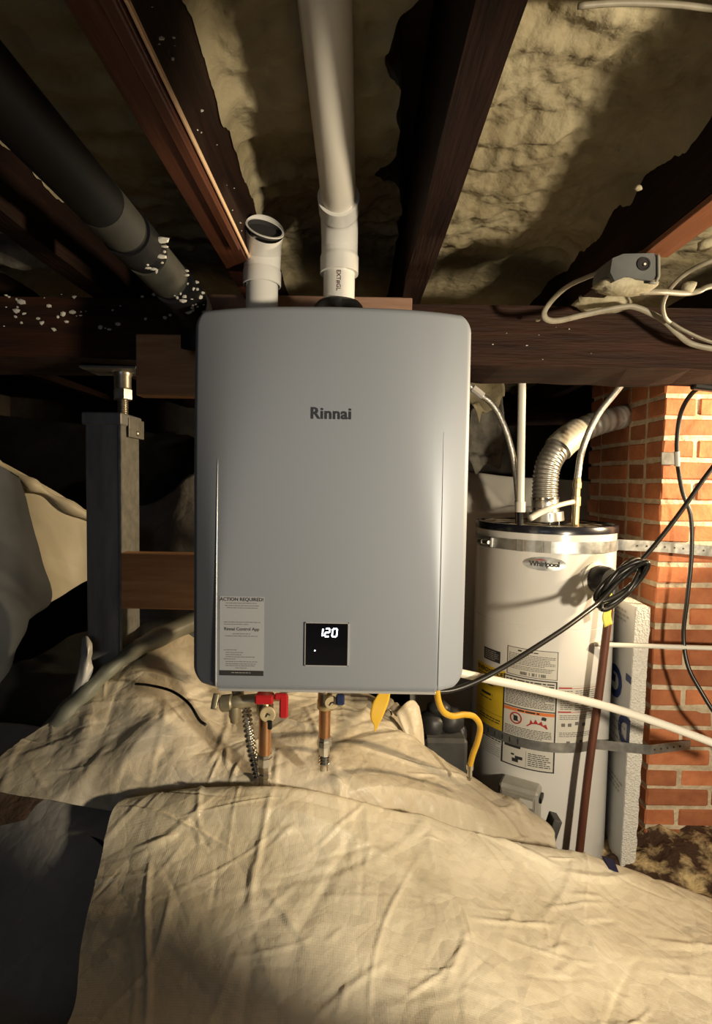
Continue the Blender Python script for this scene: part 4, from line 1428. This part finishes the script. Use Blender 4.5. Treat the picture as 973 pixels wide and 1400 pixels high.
# gas control valve
gf, gz = tank_hit(713, 1088)
gm = Matrix.Translation(tank_pt(gf, gz, 0.03)) @ Matrix.Rotation(gf, 4, 'Z')
gv = MB().box((-.058, -.032, -.062), (.058, .035, .055), gm, bev=0.008).build('gas_control', 'gas_valve', tank)
MB().box((-.050, -.036, .000), (.050, -.030, .042), gm, bev=0.004).build('control_window', 'gas_window', gv)
MB().box((.006, -.0375, .008), (.044, -.035, .030), gm).build('control_sticker', 'paper', gv)
MB().lathe(gm @ Vector((-.038, -.032, -.022)), gm.to_3x3() @ Vector((0, -1, 0)), [(0, .016), (.012, .015), (.014, .012)], 18).build('knob', 'black_plastic', gv, smooth=True, angle=40)
MB().lathe(gm @ Vector((.022, -.032, -.026)), gm.to_3x3() @ Vector((0, -1, 0)), [(0, .004), (.003, .004)], 10).build('screw', 'black_plastic', gv)
MB().box((.058, -.02, .02), (.066, .02, .036), gm, bev=.002).build('side_tab', 'black_plastic', gv)
MB().tube([gm @ Vector(p) for p in ((.058, -.01, -.055), (.075, -.012, -.05), (.088, -.01, -.06), (.092, 0, -.085), (.092, .01, -.16))], 0.008, 10).build('pilot_tube', 'gas_valve', gv, smooth=True)
# black edged board at the sheet corner
q0, q1 = P(742, 1120, 1.36), P(766, 1172, 1.30)
tag(MB().box((-.011, -.02, -.10), (.011, .02, .045), Matrix.Translation(P(752, 1138, 1.335)) @ Matrix.Rotation(0.28, 4, 'Y'), bev=.002).build('dark_board', 'pump_grey'), 'dark board edge standing at the right corner of the bank sheet', 'board')

# straps round the tank
for kind, (pys, pyt, pxe, pye, hgt, lab) in enumerate(((742, 751, 1010, 757, .034, 'upper galvanized strap around the tank fixed to the bricks'), (1011, 1027, 943, 1018, .030, 'lower slotted galvanized strap around the tank'))):
    zt = tank_hit(749, 748 if kind == 0 else 1021)[1]
    st = thing('tank_strap', lab, 'strap', (TX, TY - TR, zt - hgt / 2), 'straps around the tank')
    x_end = P(pxe, pye, CHY0 - 0.006).x
    z_end = P(pxe, pye, CHY0 - 0.006).z
    # tangent-ish departure to the chimney face
    phis = np.linspace(-2.2, 1.05 if kind == 0 else 0.50, 60)
    path = [tank_pt(f, zt, .002) for f in phis]
    lastp = path[-1]
    endp = Vector((x_end, CHY0 - 0.006, z_end))
    corner = Vector((CHX0 + 0.02, CHY0 - 0.007, lastp.z + (z_end - lastp.z) * 0.3))
    if kind == 1:
        mid = Vector((P(888, 1022, 1.585).x, 1.585, lastp.z + (z_end - lastp.z) * 0.3))
        for t in np.linspace(0.1, 1, 8):
            path.append(lastp.lerp(mid, t))
        lastp = mid
        corner = mid.lerp(endp, 0.5)
    for t in np.linspace(0.1, 1, 8):
        path.append(lastp.lerp(corner, t))
    for t in np.linspace(0.15, 1, 8):
        path.append(corner.lerp(endp, t))
    m = MB()
    up = Vector((0, 0, hgt / 2))
    A_ = np.array([[(p - up)[:] for p in path], [(p + up)[:] for p in path]])
    n_out = []
    for i in range(len(path)):
        d_ = path[min(i + 1, len(path) - 1)] - path[max(0, i - 1)]
        nn = Vector((d_.y, -d_.x, 0)).normalized()
        n_out.append(nn[:])
    off = np.array(n_out)[None] * 0.0012
    band = MB()
    B_ = A_ + off
    nU = len(path)
    vs = [Vector(p) for p in B_.reshape(-1, 3)] + [Vector(p) for p in A_.reshape(-1, 3)]
    fs = []
    for i in range(nU - 1):
        fs += [(i, i + 1, nU + i + 1, nU + i), (2 * nU + i, 3 * nU + i, 3 * nU + i + 1, 2 * nU + i + 1), (nU + i, nU + i + 1, 3 * nU + i + 1, 3 * nU + i), (i, 2 * nU + i, 2 * nU + i + 1, i + 1)]
    fs.append((nU - 1, 2 * nU - 1 + 2 * nU, 3 * nU - 1, 2 * nU - 1)[:1] + (3 * nU - 1, 4 * nU - 1, 2 * nU - 1))
    bandobj = band.add(vs, fs).build('band', 'galv', st, smooth=True, angle=30)
    # holes / slots
    m = MB()
    if kind == 0:
        for pxh in (868, 882, 896, 909, 922, 934, 946, 962, 978):
            q = P(pxh, 753, CHY0 - 0.0095)
            t_ = (q.x - corner.x) / (endp.x - corner.x)
            zq = corner.z + (endp.z - corner.z) * t_
            if q.x < corner.x:
                q = P(pxh, 753, CHY0 - 0.012)
                zq = lastp.z + (corner.z - lastp.z) * max(0, (q.x - lastp.x) / (corner.x - lastp.x))
                yq = lastp.y + (corner.y - lastp.y) * max(0, (q.x - lastp.x) / (corner.x - lastp.x)) - 0.002
            else:
                yq = CHY0 - 0.0078
            m.lathe((q.x, yq, zq), (0, -1, 0), [(0, .0032), (.0004, .0032)], 10)
        # ratchet clamp at the left
        f_, z_ = tank_hit(668, 744)
        cm = Matrix.Translation(tank_pt(f_, zt, .008)) @ Matrix.Rotation(f_, 4, 'Z')
        cl = MB().box((-.030, -.006, -.017), (.030, .006, .017), cm, bev=.003).build('clamp', 'galv', st)
        MB().lathe(cm @ Vector((-.026, -.010, 0)), cm.to_3x3() @ Vector((1, 0, 0)), [(0, .008), (.002, .009), (.02, .009), (.022, .006), (.05, .006)], 12).build('clamp_screw', 'chrome', cl, smooth=True, angle=40)
        for pxb in (711, 737, 748):
            f_, z_ = tank_hit(pxb, 747)
            cm = Matrix.Translation(tank_pt(f_, zt, .004)) @ Matrix.Rotation(f_, 4, 'Z')
            MB().box((-.010, -.001, -.0175), (.010, .0015, .0175), cm).build('strap_buckle', 'galv_side', st)
    else:
        for pxh in (668, 677, 687, 697, 708):
            f_, z_ = tank_hit(pxh, 1015)
            cm = Matrix.Translation(tank_pt(f_, zt, .0036)) @ Matrix.Rotation(f_, 4, 'Z')
            m.box((-.0016, -.0003, -.008), (.0016, .0003, .008), cm)
        for pxh in (883, 896, 909, 922, 935):
            q = P(pxh, 1018, 1.64)
            t_ = (q.x - corner.x) / (endp.x - corner.x)
            zq = corner.z + (endp.z - corner.z) * t_
            yq = mid.y + (endp.y - mid.y) * (q.x - mid.x) / (endp.x - mid.x) - 0.0022
            zq = mid.z + (endp.z - mid.z) * (q.x - mid.x) / (endp.x - mid.x)
            m.lathe((q.x, yq, zq), (0, -1, 0), [(0, .0035), (.0006, .0035)], 10)
    m.build('strap_holes', 'ink', st)

# vent duct of the tank into the chimney
vd = thing('flue_duct', 'ribbed aluminium flue duct from the tank top into the chimney', 'duct', (TX, TY, TZ1))
pth = crv([(746, 712, 1.78), (745, 690, 1.78), (745, 664, 1.78), (749, 636, 1.785), (763, 613, 1.80), (785, 594, 1.83), (812, 580, 1.86), (842, 572, 1.93), (862, 568, 1.97)], 260)


def duct_r(i, t):
    if t < 0.07:
        return 0.058 - 0.25 * t * 0.06
    if t < 0.17:
        return 0.0435
    if t < 0.50:
        return 0.0405 + 0.0018 * math.sin(i * 2 * PI / 6.0)
    if t < 0.66:
        return 0.0465
    return 0.0405 + 0.0022 * math.sin(i * 2 * PI / 9.0)


MB().tube(pth, duct_r, 28).build('duct', 'duct', vd, smooth=True, angle=60)
MB().tube(pth[128:172], lambda i, t: 0.0478 + 0.0006 * math.sin(i), 28, caps=False).build('tape_wrap', 'duct_tape', vd, smooth=True)
for k in (24, 42):
    MB().tube(pth[k:k + 5], 0.0452, 28).build('band_clamp', 'chrome', vd, smooth=True, angle=40)
m = MB()
for i_ in range(3):
    a = i_ * 2.09 + .4
    p0 = Vector((pth[0].x + .055 * math.cos(a), 1.78 + .055 * math.sin(a), TZ1 - .0))
    m.cyl(p0, p0 + Vector((0, 0, .045)), .003, 8)
m.build('draft_hood_leg', 'galv_dull', vd)

# flexible water connectors
fl1 = thing('flex_connector', 'braided steel connector curving down to the left of the tank top', 'hose', (0, 0, 0), 'braided connectors on the tank')
pth = crv([(640, 526, 1.62), (652, 537, 1.62), (672, 552, 1.62), (688, 580, 1.62), (699, 615, 1.62), (705, 650, 1.62), (708, 685, 1.62)], 60)
ORIG[fl1.name] = Vector(pth[-1]); fl1.location = pth[-1]
MB().tube(pth, 0.0092, 14).build('hose', 'braid', fl1, smooth=True)
MB().cyl(P(708, 684, 1.62), P(709, 716, 1.62), 0.0105, 10).build('end_nut', 'chrome', fl1, smooth=True, angle=30)
MB().cyl(P(646, 531, 1.62), P(660, 542, 1.62), 0.0125, 10).build('crimp_sleeve', 'plastic_scrap', fl1, smooth=True, angle=30)
fl2 = thing('flex_connector', 'braided steel connector curving down to the right of the tank top', 'hose', P(786, 715, 1.66), 'braided connectors on the tank')
pth = crv([(852, 522, 1.60), (838, 540, 1.62), (819, 564, 1.64), (804, 592, 1.655), (794, 622, 1.66), (789, 655, 1.66)], 60)
MB().tube(pth, 0.0100, 14).build('hose', 'braid', fl2, smooth=True)
MB().lathe(P(789, 654, 1.66), P(786, 716, 1.66) - P(789, 654, 1.66), [(0, .0110), (.012, .0115), (.013, .0135), (.030, .0135), (.031, .0105), (.055, .0105), (.056, .0135), (.085, .0135), (.086, .011), (.150, .011)], 10).build('dielectric_nipple', 'brass', fl2, smooth=True, angle=30)
# white plastic riser and the grey elbow at its foot
pr = thing('white_riser_pipe', 'upright white plastic pipe between beam and tank top', 'pipe', P(712, 695, 1.60))
MB().cyl(P(713.5, 515, 1.60), P(711, 690, 1.60), 0.0115, 16).build('pipe', 'pex', pr, smooth=True, angle=40)
MB().cyl(P(711, 686, 1.60), P(711, 700, 1.60), 0.0150, 16).build('socket', 'pex', pr, smooth=True, angle=40)
MB().cyl(P(711, 699, 1.60), P(711, 718, 1.60), 0.0090, 12).build('nipple', 'black_plastic', pr)
lv = MB().tube(crv([(724, 709, 1.57), (738, 701, 1.58), (752, 695, 1.59), (766, 690, 1.62), (783, 686, 1.65)], 30), lambda i, t: 0.0095 if t < .6 else 0.0075, 12).build('pipe_arm', 'pvc_old', smooth=True)
tag(lv, 'short grey plastic arm slanting over the tank lid', 'pipe')

# relief valve, its brown drain pipe and a yellow tag
tf, tz = tank_hit(814, 791)
tp = thing('relief_valve', 'black capped relief valve on the right side of the tank', 'valve', tank_pt(tf, tz, 0.03))
nd = Vector((math.sin(tf), -math.cos(tf), 0))
MB().lathe(tank_pt(tf, tz, -.004), nd, [(0, .050), (.006, .051), (.010, .045)], 28).build('escutcheon', 'pex', tp, smooth=True, angle=40)
MB().lathe(tank_pt(tf, tz, .003), nd, [(0, .040), (.012, .042), (.040, .041), (.050, .035), (.052, .012)], 28).build('insulating_cap', 'rubber', tp, smooth=True, angle=40)
e0 = tank_pt(tf, tz, .036)
MB().tube(crv([e0, e0 + Vector((.010, -.012, -.004)), e0 + Vector((.012, -.016, -.02)), e0 + Vector((.008, -.018, -.05))], 16), 0.017, 14).build('outlet_elbow', 'rubber', tp, smooth=True)
btop = e0 + Vector((.008, -.018, -.045))
bbot = P(786, 1185, btop.y - 0.03)
tag(MB().tube(crv([btop, btop.lerp(bbot, .33) + Vector((0.003, 0, 0)), btop.lerp(bbot, .66) + Vector((0.002, 0, 0)), bbot + Vector((0, 0, -.12))], 30), 0.0115, 16).build('drain_pipe', 'brown_pipe', smooth=True),
    'brown drain pipe running down the front of the white tank', 'pipe')
A = patch([[(826, 803, 1.49), (836, 806, 1.49)], [(828, 825, 1.485), (837, 825, 1.485)], [(823, 843, 1.48), (835, 840, 1.482)], [(826, 858, 1.478), (837, 853, 1.48)]], 6, 16)
tag(MB().solid_grid(A, (0, .0012, 0)).build('hang_tag', 'lime_tag', smooth=True), 'yellow green tag hanging beside the relief valve', 'tag')

# insulation board between tank and chimney
b0a, b0b = P(866, 900, 1.60).x, P(886, 900, 1.60).x
zt_l, zt_r = P(845, 822, 1.62).z, P(878, 832, 1.60).z
board = thing('insulation_board', 'white printed insulation board standing beside the tank', 'insulation board', ((b0a + b0b) / 2, 1.62, 0.02))
yf, yb_ = 1.60, 2.12
zb0 = 0.03
lean = -0.012
XF = [(b0a, yf), (b0b, yf), (b0b + 0.05, yb_), (b0a + 0.05, yb_)]
# core with a crumbly front edge
rows = []
nz2, nx2 = 60, 6
for j in range(nz2 + 1):
    z = zb0 + (zt_r + 0.004 - zb0) * j / nz2
    row = []
    for i in range(nx2 + 1):
        u = i / nx2
        x = b0a + (b0b - b0a) * u + 0.004 * noise.noise(Vector((u * 3, z * 30, 1))) * (1 if u > 0.2 else 0) + lean * (zt_r - z)
        y = yf + 0.004 * noise.noise(Vector((u * 9, z * 60, 5)))
        row.append((x, y, z))
    rows.append(row)
A = np.array(rows)
back = np.array([0.05, yb_ - yf, 0.0])
m = MB()
m.grid(A)
m.grid((A + back)[:, ::-1])
m.grid(np.stack([A[:, -1], A[:, -1] + back], 1))
m.grid(np.stack([A[-1], A[-1] + back], 0))
m.grid(np.stack([A[:, 0] , A[:, 0] + back], 1)[:, ::-1])
m.build('foam_core', 'eps', board, smooth=True, angle=60)
film = A[:, 0] + np.array([-0.0018, 0.001, 0])
MB().solid_grid(np.stack([film, film + back * 0.99], 1), (0.0012, 0, 0)).build('facing_film', 'board_film', board)


def film_fn(px, py, scale=1.0, rot=PI):
    """print on the facing: x runs along the board depth"""
    # intersect the view ray with the facing plane
    r = ray(px, py)
    n = Vector((back[1], -back[0], 0)).normalized()
    p0 = Vector((b0a - 0.0025, yf, 0.6))
    t = (p0 - Vector((0, 0, CAM_Z))).dot(n) / r.dot(n)
    q = Vector((0, 0, CAM_Z)) + r * t
    du = Vector((back[0], back[1], 0)).normalized()
    c, s = math.cos(rot), math.sin(rot)
    def fn(u, v):
        uu, vv = (u * c - v * s) * scale, (u * s + v * c) * scale
        # reading direction seen from the tank side runs from the chimney back to the front edge
        return Vector((q.x - du.x * uu, q.y - du.y * uu, q.z + vv)) + Vector((-0.0006 + lean * -(q.z + vv - q.z) * 0, 0, 0))
    return fn


for s_, px_, py_, sz in (('G', 843, 929, .135), ('-', 860, 932, .12), ('D', 855, 996, .125)):
    f_ = film_fn(px_, py_)
    vs, fs = text_mesh(s_, sz, bold=.006)
    # follow the board's lean
    out = []
    for v in vs:
        q = f_(v.x, v.y)
        xl = b0a + lean * (zt_r - q.z) + back[0] * (q.y - yf) / back[1]
        out.append(Vector((xl - 0.0030, q.y, q.z)))
    MB().add(out, fs).build('lettering', 'ink_navy', board)
m = MB()
rr2 = random.Random(9)
for z_, y0_, y1_ in ((.86, 1.66, 1.76), (.845, 1.64, 1.80), (.83, 1.66, 1.78), (.50, 1.62, 1.70), (.475, 1.63, 1.72), (.45, 1.62, 1.74), (.425, 1.64, 1.74), (.32, 1.62, 1.80), (.305, 1.64, 1.80), (.29, 1.64, 1.78)):
    x = y0_
    hh = .0065
    while x < y1_:
        w = rr2.uniform(.01, .028)
        vs = []
        for yy, zz2 in ((x, z_ - hh / 2), (x + w, z_ - hh / 2), (x + w, z_ + hh / 2), (x, z_ + hh / 2)):
            xl = b0a + lean * (zt_r - zz2) + back[0] * (yy - yf) / back[1]
            vs.append((xl - .0030, yy, zz2))
        m.add(vs, [(0, 1, 2, 3)])
        x += w + .006
m.build('fine_print', 'ink_soft', board)

# ------------------------------------------------------------------ plastic pipes and cords on the right
tag(MB().tube(crv([(600, 914, 1.21), (660, 927, 1.23), (740, 944, 1.25), (830, 966, 1.27), (905, 990, 1.29), (980, 1018, 1.31), (1080, 1058, 1.33)], 40), 0.0100, 14).build('plastic_pipe', 'pex', smooth=True),
    'white plastic pipe sloping across the front of the tank', 'pipe')
tag(MB().tube(crv([(812, 881, 1.57), (880, 883, 1.585), (973, 886, 1.60), (1080, 889, 1.62)], 30), 0.0072, 12).build('thin_plastic_pipe', 'pex', smooth=True),
    'thin white plastic pipe crossing the foam board and bricks', 'pipe')
CR = 0.0062
tag(MB().tube(crv([(1060, 505, 1.40), (1000, 522, 1.42), (965, 527, 1.45), (944, 540, 1.50), (929, 570, 1.55), (925, 620, 1.58), (932, 670, 1.60), (944, 706, 1.60), (945, 760, 1.60), (939, 820, 1.60), (934, 868, 1.60), (940, 910, 1.58), (958, 945, 1.55), (985, 985, 1.52), (1040, 1040, 1.5)], 110), CR, 10).build('hanging_cable', 'cord', smooth=True),
    'black cord hanging down in front of the brick chimney', 'cord')
tag(MB().box((-.034, -.012, -.008), (.05, .012, .008), Matrix.Translation(P(963, 530, 1.44)) @ Matrix.Rotation(.1, 4, 'Y'), bev=.004).build('cord_connector', 'black_plastic'), 'black cord connector just below the girder at right', 'connector')
bundle = thing('coiled_cord', 'bundled black extension cord running from bricks to the heater', 'cord', P(850, 800, 1.42))
pts = [(1040, 560, 1.48), (973, 640, 1.47), (930, 700, 1.46), (895, 745, 1.45), (868, 775, 1.44)]
MB().tube(crv(pts, 40), CR, 10).build('cord_run', 'cord', bundle, smooth=True)
rb = random.Random(2)
for k in range(4):
    a0, a1 = (rb.uniform(803, 822), rb.uniform(818, 834)), (rb.uniform(872, 896), rb.uniform(764, 776))
    wv = rb.uniform(8, 15)
    loop_ = []
    for t in np.linspace(0, 2 * PI, 14, endpoint=False):
        u = 0.5 - 0.5 * math.cos(t)
        dx_, dy_ = a1[0] - a0[0], a1[1] - a0[1]
        L_ = math.hypot(dx_, dy_)
        side = math.sin(t) * wv
        loop_.append((a0[0] + dx_ * u - dy_ / L_ * side, a0[1] + dy_ * u + dx_ / L_ * side, 1.43 + .012 * math.cos(t * 2 + k) - k * .006))
    loop_.append(loop_[0])
    MB().tube(crv(loop_, 60), CR, 10).build('cord_loop', 'cord', bundle, smooth=True)
pts = [(868, 778, 1.43), (845, 795, 1.42), (820, 822, 1.40), (800, 838, 1.36), (770, 860, 1.31), (730, 886, 1.26), (690, 911, 1.22), (650, 932, 1.19), (615, 944, 1.17), (580, 945, 1.16)]
MB().tube(crv(pts, 60), CR, 10).build('cord_run', 'cord', bundle, smooth=True)
# metal cable clip on the bricks
cl = MB().box((-.026, -.004, -.020), (.030, .001, .020), Matrix.Translation(P(914, 627, 1.69)), bev=.002).build('cable_clip', 'clip_metal')
tag(cl, 'small metal clip holding the black cord to the bricks', 'clip')
tag(MB().tube([P(925, 617, 1.578), P(925.5, 637, 1.586)], CR + .0012, 12).build('tape_wrap', 'plastic_scrap', smooth=True, angle=40), 'silver tape wrapped on the cord beside the metal clip', 'tape')

# ------------------------------------------------------------------ junction box with cables
jb = thing('junction_box', 'grey electrical junction box under the joist at upper right', 'junction box', P(866, 385, 0.96))
q0, q1 = P(852, 385, 1.03), P(895, 348, 1.03)
m = MB()
prof_px = [(837, 353), (852, 347), (893, 346), (898, 350), (898, 381), (890, 384), (855, 378), (840, 384), (834, 372)]
f_ = [P(a, b, 0.93) for a, b in prof_px]
g_ = [p + Vector((0.0, 0.07, 0.004)) for p in f_]
n = len(f_)
m.add(f_ + g_, [tuple(range(n))] + [tuple(n + i for i in range(n))[::-1]] + [(i, n + i, n + (i + 1) % n, (i + 1) % n) for i in range(n)])
m.build('box', 'box_grey', jb)
MB().tube([P(898.5, 348, 0.928), P(900, 352, 0.928), P(900, 378, 0.928), P(896, 387, 0.928), P(888, 386, 0.928)], 0.0028, 8).build('cover_edge', 'box_lid', jb, smooth=True)
q = P(879.5, 361, 0.929)
MB().lathe(q, (0, -1, 0), [(0, .0112), (.0015, .0112), (.0015, .009), (.0005, .008)], 20).build('knockout', 'rubber', jb)
MB().lathe(q + Vector((.001, -.002, -.001)), (0, -1, 0), [(0, .003), (.001, .002)], 10).build('screw', 'chrome', jb)
fb = MB().blob(P(855, 392, 0.965), .034, 3, .22, (1.55, .9, .42), seed=3)
o = fb.build('foam_blob', 'foam_pale', smooth=True)
tag(o, 'pale foam blob stuck below the grey junction box', 'foam blob')
o = MB().blob(P(822, 413, 1.22), .05, 3, .3, (1.3, .7, .5), seed=8).build('foam_blob', 'foam_pale', smooth=True)
tag(o, 'foam lump on the girder behind the looped cable', 'foam blob')
cab = thing('cable_loop', 'flat pale cable looping left of the junction box', 'cable', P(745, 430, 1.12))
MB().tube(crv([(840, 368, 0.98), (822, 372, 0.99), (800, 380, 1.01), (775, 392, 1.05), (755, 410, 1.10), (744, 427, 1.12), (748, 437, 1.13), (765, 438, 1.14), (800, 430, 1.15), (850, 420, 1.15), (872, 421, 1.15), (905, 437, 1.16), (925, 455, 1.17), (945, 470, 1.18), (985, 478, 1.18), (1040, 480, 1.2)], 120), 0.0062, 10, flat=.6).build('cable_run', 'nm_cable', cab, smooth=True)
MB().tube(crv([(882, 426, 1.16), (908, 436, 1.155), (935, 452, 1.15), (973, 468, 1.15), (1030, 480, 1.15)], 40), 0.0055, 10, flat=.6).build('cable_run', 'nm_cable', cab, smooth=True)
tag(MB().tube(crv([(1040, 330, 1.0), (973, 356, 1.02), (940, 372, 1.05), (917, 393, 1.08), (906, 415, 1.11), (908, 432, 1.13), (915, 441, 1.15)], 40), 0.0045, 8).build('thin_cable', 'nm_cable', smooth=True), 'thin pale cable arcing at the right edge above the beam', 'cable')
tag(MB().tube(crv([(876, 399, 0.97), (905, 399, 0.99), (935, 401, 1.06), (955, 398, 1.07), (973, 391, 1.08), (1040, 380, 1.1)], 40), 0.0055, 8).build('box_cable', 'nm_cable', smooth=True), 'pale cable leaving the junction box to the right', 'cable')
for i_, (px_, py_, r_, lab) in enumerate(((965, 335, .016, 'white foam shred on the right joist bay'), (942, 392, .013, 'foam crumb sitting on the cable right of the junction box'), (872, 257, .0055, 'small white foam crumb on the joist above the junction box'), (735, 437, .006, 'tiny foam crumb inside the cable loop'))):
    tag(MB().blob(P(px_, py_, (1.06, 1.06, .80, 1.20)[i_]), r_, 2, .4, (1, .8, .8), seed=20 + i_).build('foam_crumb', 'foam_pale', smooth=True), lab, 'foam crumb')
# conduit across the top right
tag(MB().tube(crv([(790, 8, .60), (850, 4, .60), (920, 6, .60), (973, 12, .60), (1060, 22, .60)], 30), .0032, 8).build('ceiling_cable', 'nm_cable', smooth=True), 'pale cable along the foam at the top right corner', 'cable')

# ------------------------------------------------------------------ black drain pipe upper left
bp = thing('black_drain_pipe', 'black plastic drain pipe hanging below the joists at upper left', 'pipe', (-0.34, 1.0, 1.55))
BR_ = 0.031
_d = ray(70, 205)
_t = 0.352 / _d.z
p0, p1 = Vector((_d.x * _t + .004, -0.9, CAM_Z + 0.356)), Vector((_d.x * _t, 1.05, CAM_Z + 0.350))
MB().cyl(p0, p1, BR_, 32).build('pipe', 'abs', bp, smooth=True, angle=40)
dv = (p1 - p0).normalized()
for yy, w, r_, mm in ((0.735, .035, BR_ + .001, 'abs_band'), (0.80, .022, BR_ + .004, 'abs'), (0.90, .05, BR_ + .003, 'abs_band'), (1.02, .05, BR_ + .006, 'abs')):
    s_ = (yy - p0.y) / dv.y
    MB().cyl(p0 + dv * (s_ - w), p0 + dv * (s_ + w), r_, 32).build('coupling', mm, bp, smooth=True, angle=40)
MB().tube(crv([p1 - dv * .02, p1 + dv * .04, p1 + Vector((-.005, .09, -.02)), p1 + Vector((-.01, .11, -.07))], 20), BR_ + .004, 28).build('elbow', 'abs', bp, smooth=True)
# pale crumbs of foam stuck on the black pipe, the girder and the post plate
m = MB()
rc = random.Random(4)


def crumbs(n, fn, rmin, rmax):
    for _ in range(n):
        p = fn()
        m.blob(p, rc.uniform(rmin, rmax) * rc.choice([.5, .7, 1.0]), 1, .5, (rc.uniform(.7, 1.8), .5, rc.uniform(.5, 1.1)), seed=rc.uniform(0, 90))


crumbs(46, lambda: P(rc.uniform(2, 250), rc.uniform(402, 452), 1.2485), .0018, .0075)
crumbs(18, lambda: P(rc.uniform(665, 965), rc.uniform(440, 500), 1.2495), .0008, .0022)
def on_pipe(y0, y1, a0, a1):
    a = math.radians(rc.uniform(a0, a1))
    rr0 = BR_ + .0065
    return p0 + dv * ((rc.uniform(y0, y1) - p0.y) / dv.y) + Vector((rr0 * math.cos(a), 0, rr0 * math.sin(a)))


crumbs(9, lambda: on_pipe(.80, .84, -80, 10), .003, .008)
crumbs(26, lambda: on_pipe(.93, 1.06, -70, 30), .002, .008)
crumbs(18, lambda: Vector((-0.2055, rc.uniform(.5, 1.15), rc.uniform(1.68, 1.74))), .001, .003)
o = m.build('foam_flecks', 'crumb', smooth=False)
tag(o, 'scattered pale foam flecks stuck on the dark timbers and black pipe', 'foam flecks', kind='stuff')
# grey foam lump at far left
tag(MB().blob(P(32, 345, 1.15), .06, 3, .35, (1.6, .7, .55), seed=5).build('foam_lump', 'grey_scrap', smooth=True), 'dull grey foam lump on the far left under the black pipe', 'foam lump')
tag(MB().blob(P(8, 300, 1.12), .022, 2, .35, (.9, .7, 1.1), seed=6).build('foam_lump', 'foam_pale', smooth=True), 'small pale foam lump at the far left edge', 'foam lump')

# ------------------------------------------------------------------ dark clutter behind, under the beam
r5 = random.Random(12)
tag(MB().box((-.03, -.6, -.03), (.03, .6, .03), Matrix.Translation(P(770, 570, 2.45)) @ Euler((0.0, -0.42, 1.25)).to_matrix().to_4x4(), bev=.004).build('brace_board', 'old_wood'), 'dark slanting brace in the gloom above the tank', 'board')
tag(MB().cyl(P(600, 575, 2.6), P(860, 570, 2.6), .022, 14).build('rear_conduit', 'abs_band', smooth=True, angle=40), 'dim horizontal conduit behind the flue duct', 'conduit')
for i_, (c, lab) in enumerate((([(640, 540), (690, 535), (655, 575), (680, 560)], 'yellowish foam scrap hanging behind the left connector'),
                               ([(640, 605), (690, 585), (650, 650), (684, 640)], 'torn grey insulation scrap left of the connector'))):
    A = patch([[(c[0][0] + 12, 480, 2.0 + .12 * i_), (c[0][0] + 20, 480, 2.05 + .12 * i_), (c[1][0] - 8, 480, 2.0 + .12 * i_)], [(c[0][0], c[0][1], 2.0 + .12 * i_), ((c[0][0] + c[1][0]) / 2, c[0][1] - 4, 2.05 + .12 * i_), (c[1][0], c[1][1], 2.0 + .12 * i_)], [(c[2][0] - 8, (c[0][1] + c[2][1]) / 2, 1.97 + .12 * i_), ((c[2][0] + c[3][0]) / 2, (c[0][1] + c[2][1]) / 2, 2.0 + .12 * i_), (c[3][0] + 5, (c[1][1] + c[3][1]) / 2, 2.02 + .12 * i_)],
               [(c[2][0], c[2][1], 2.0 + .12 * i_), ((c[2][0] + c[3][0]) / 2 - 5, c[2][1] - 14, 2.0 + .12 * i_), (c[3][0], c[3][1], 2.0 + .12 * i_)]], 16, 16)
    A = fbm(A, 22, .02, 4, i_ * 3.0)
    tag(MB().solid_grid(A, (0, .006, 0)).build('insulation_scrap', 'foam' if i_ == 0 else 'grey_scrap', smooth=True), lab, 'insulation')
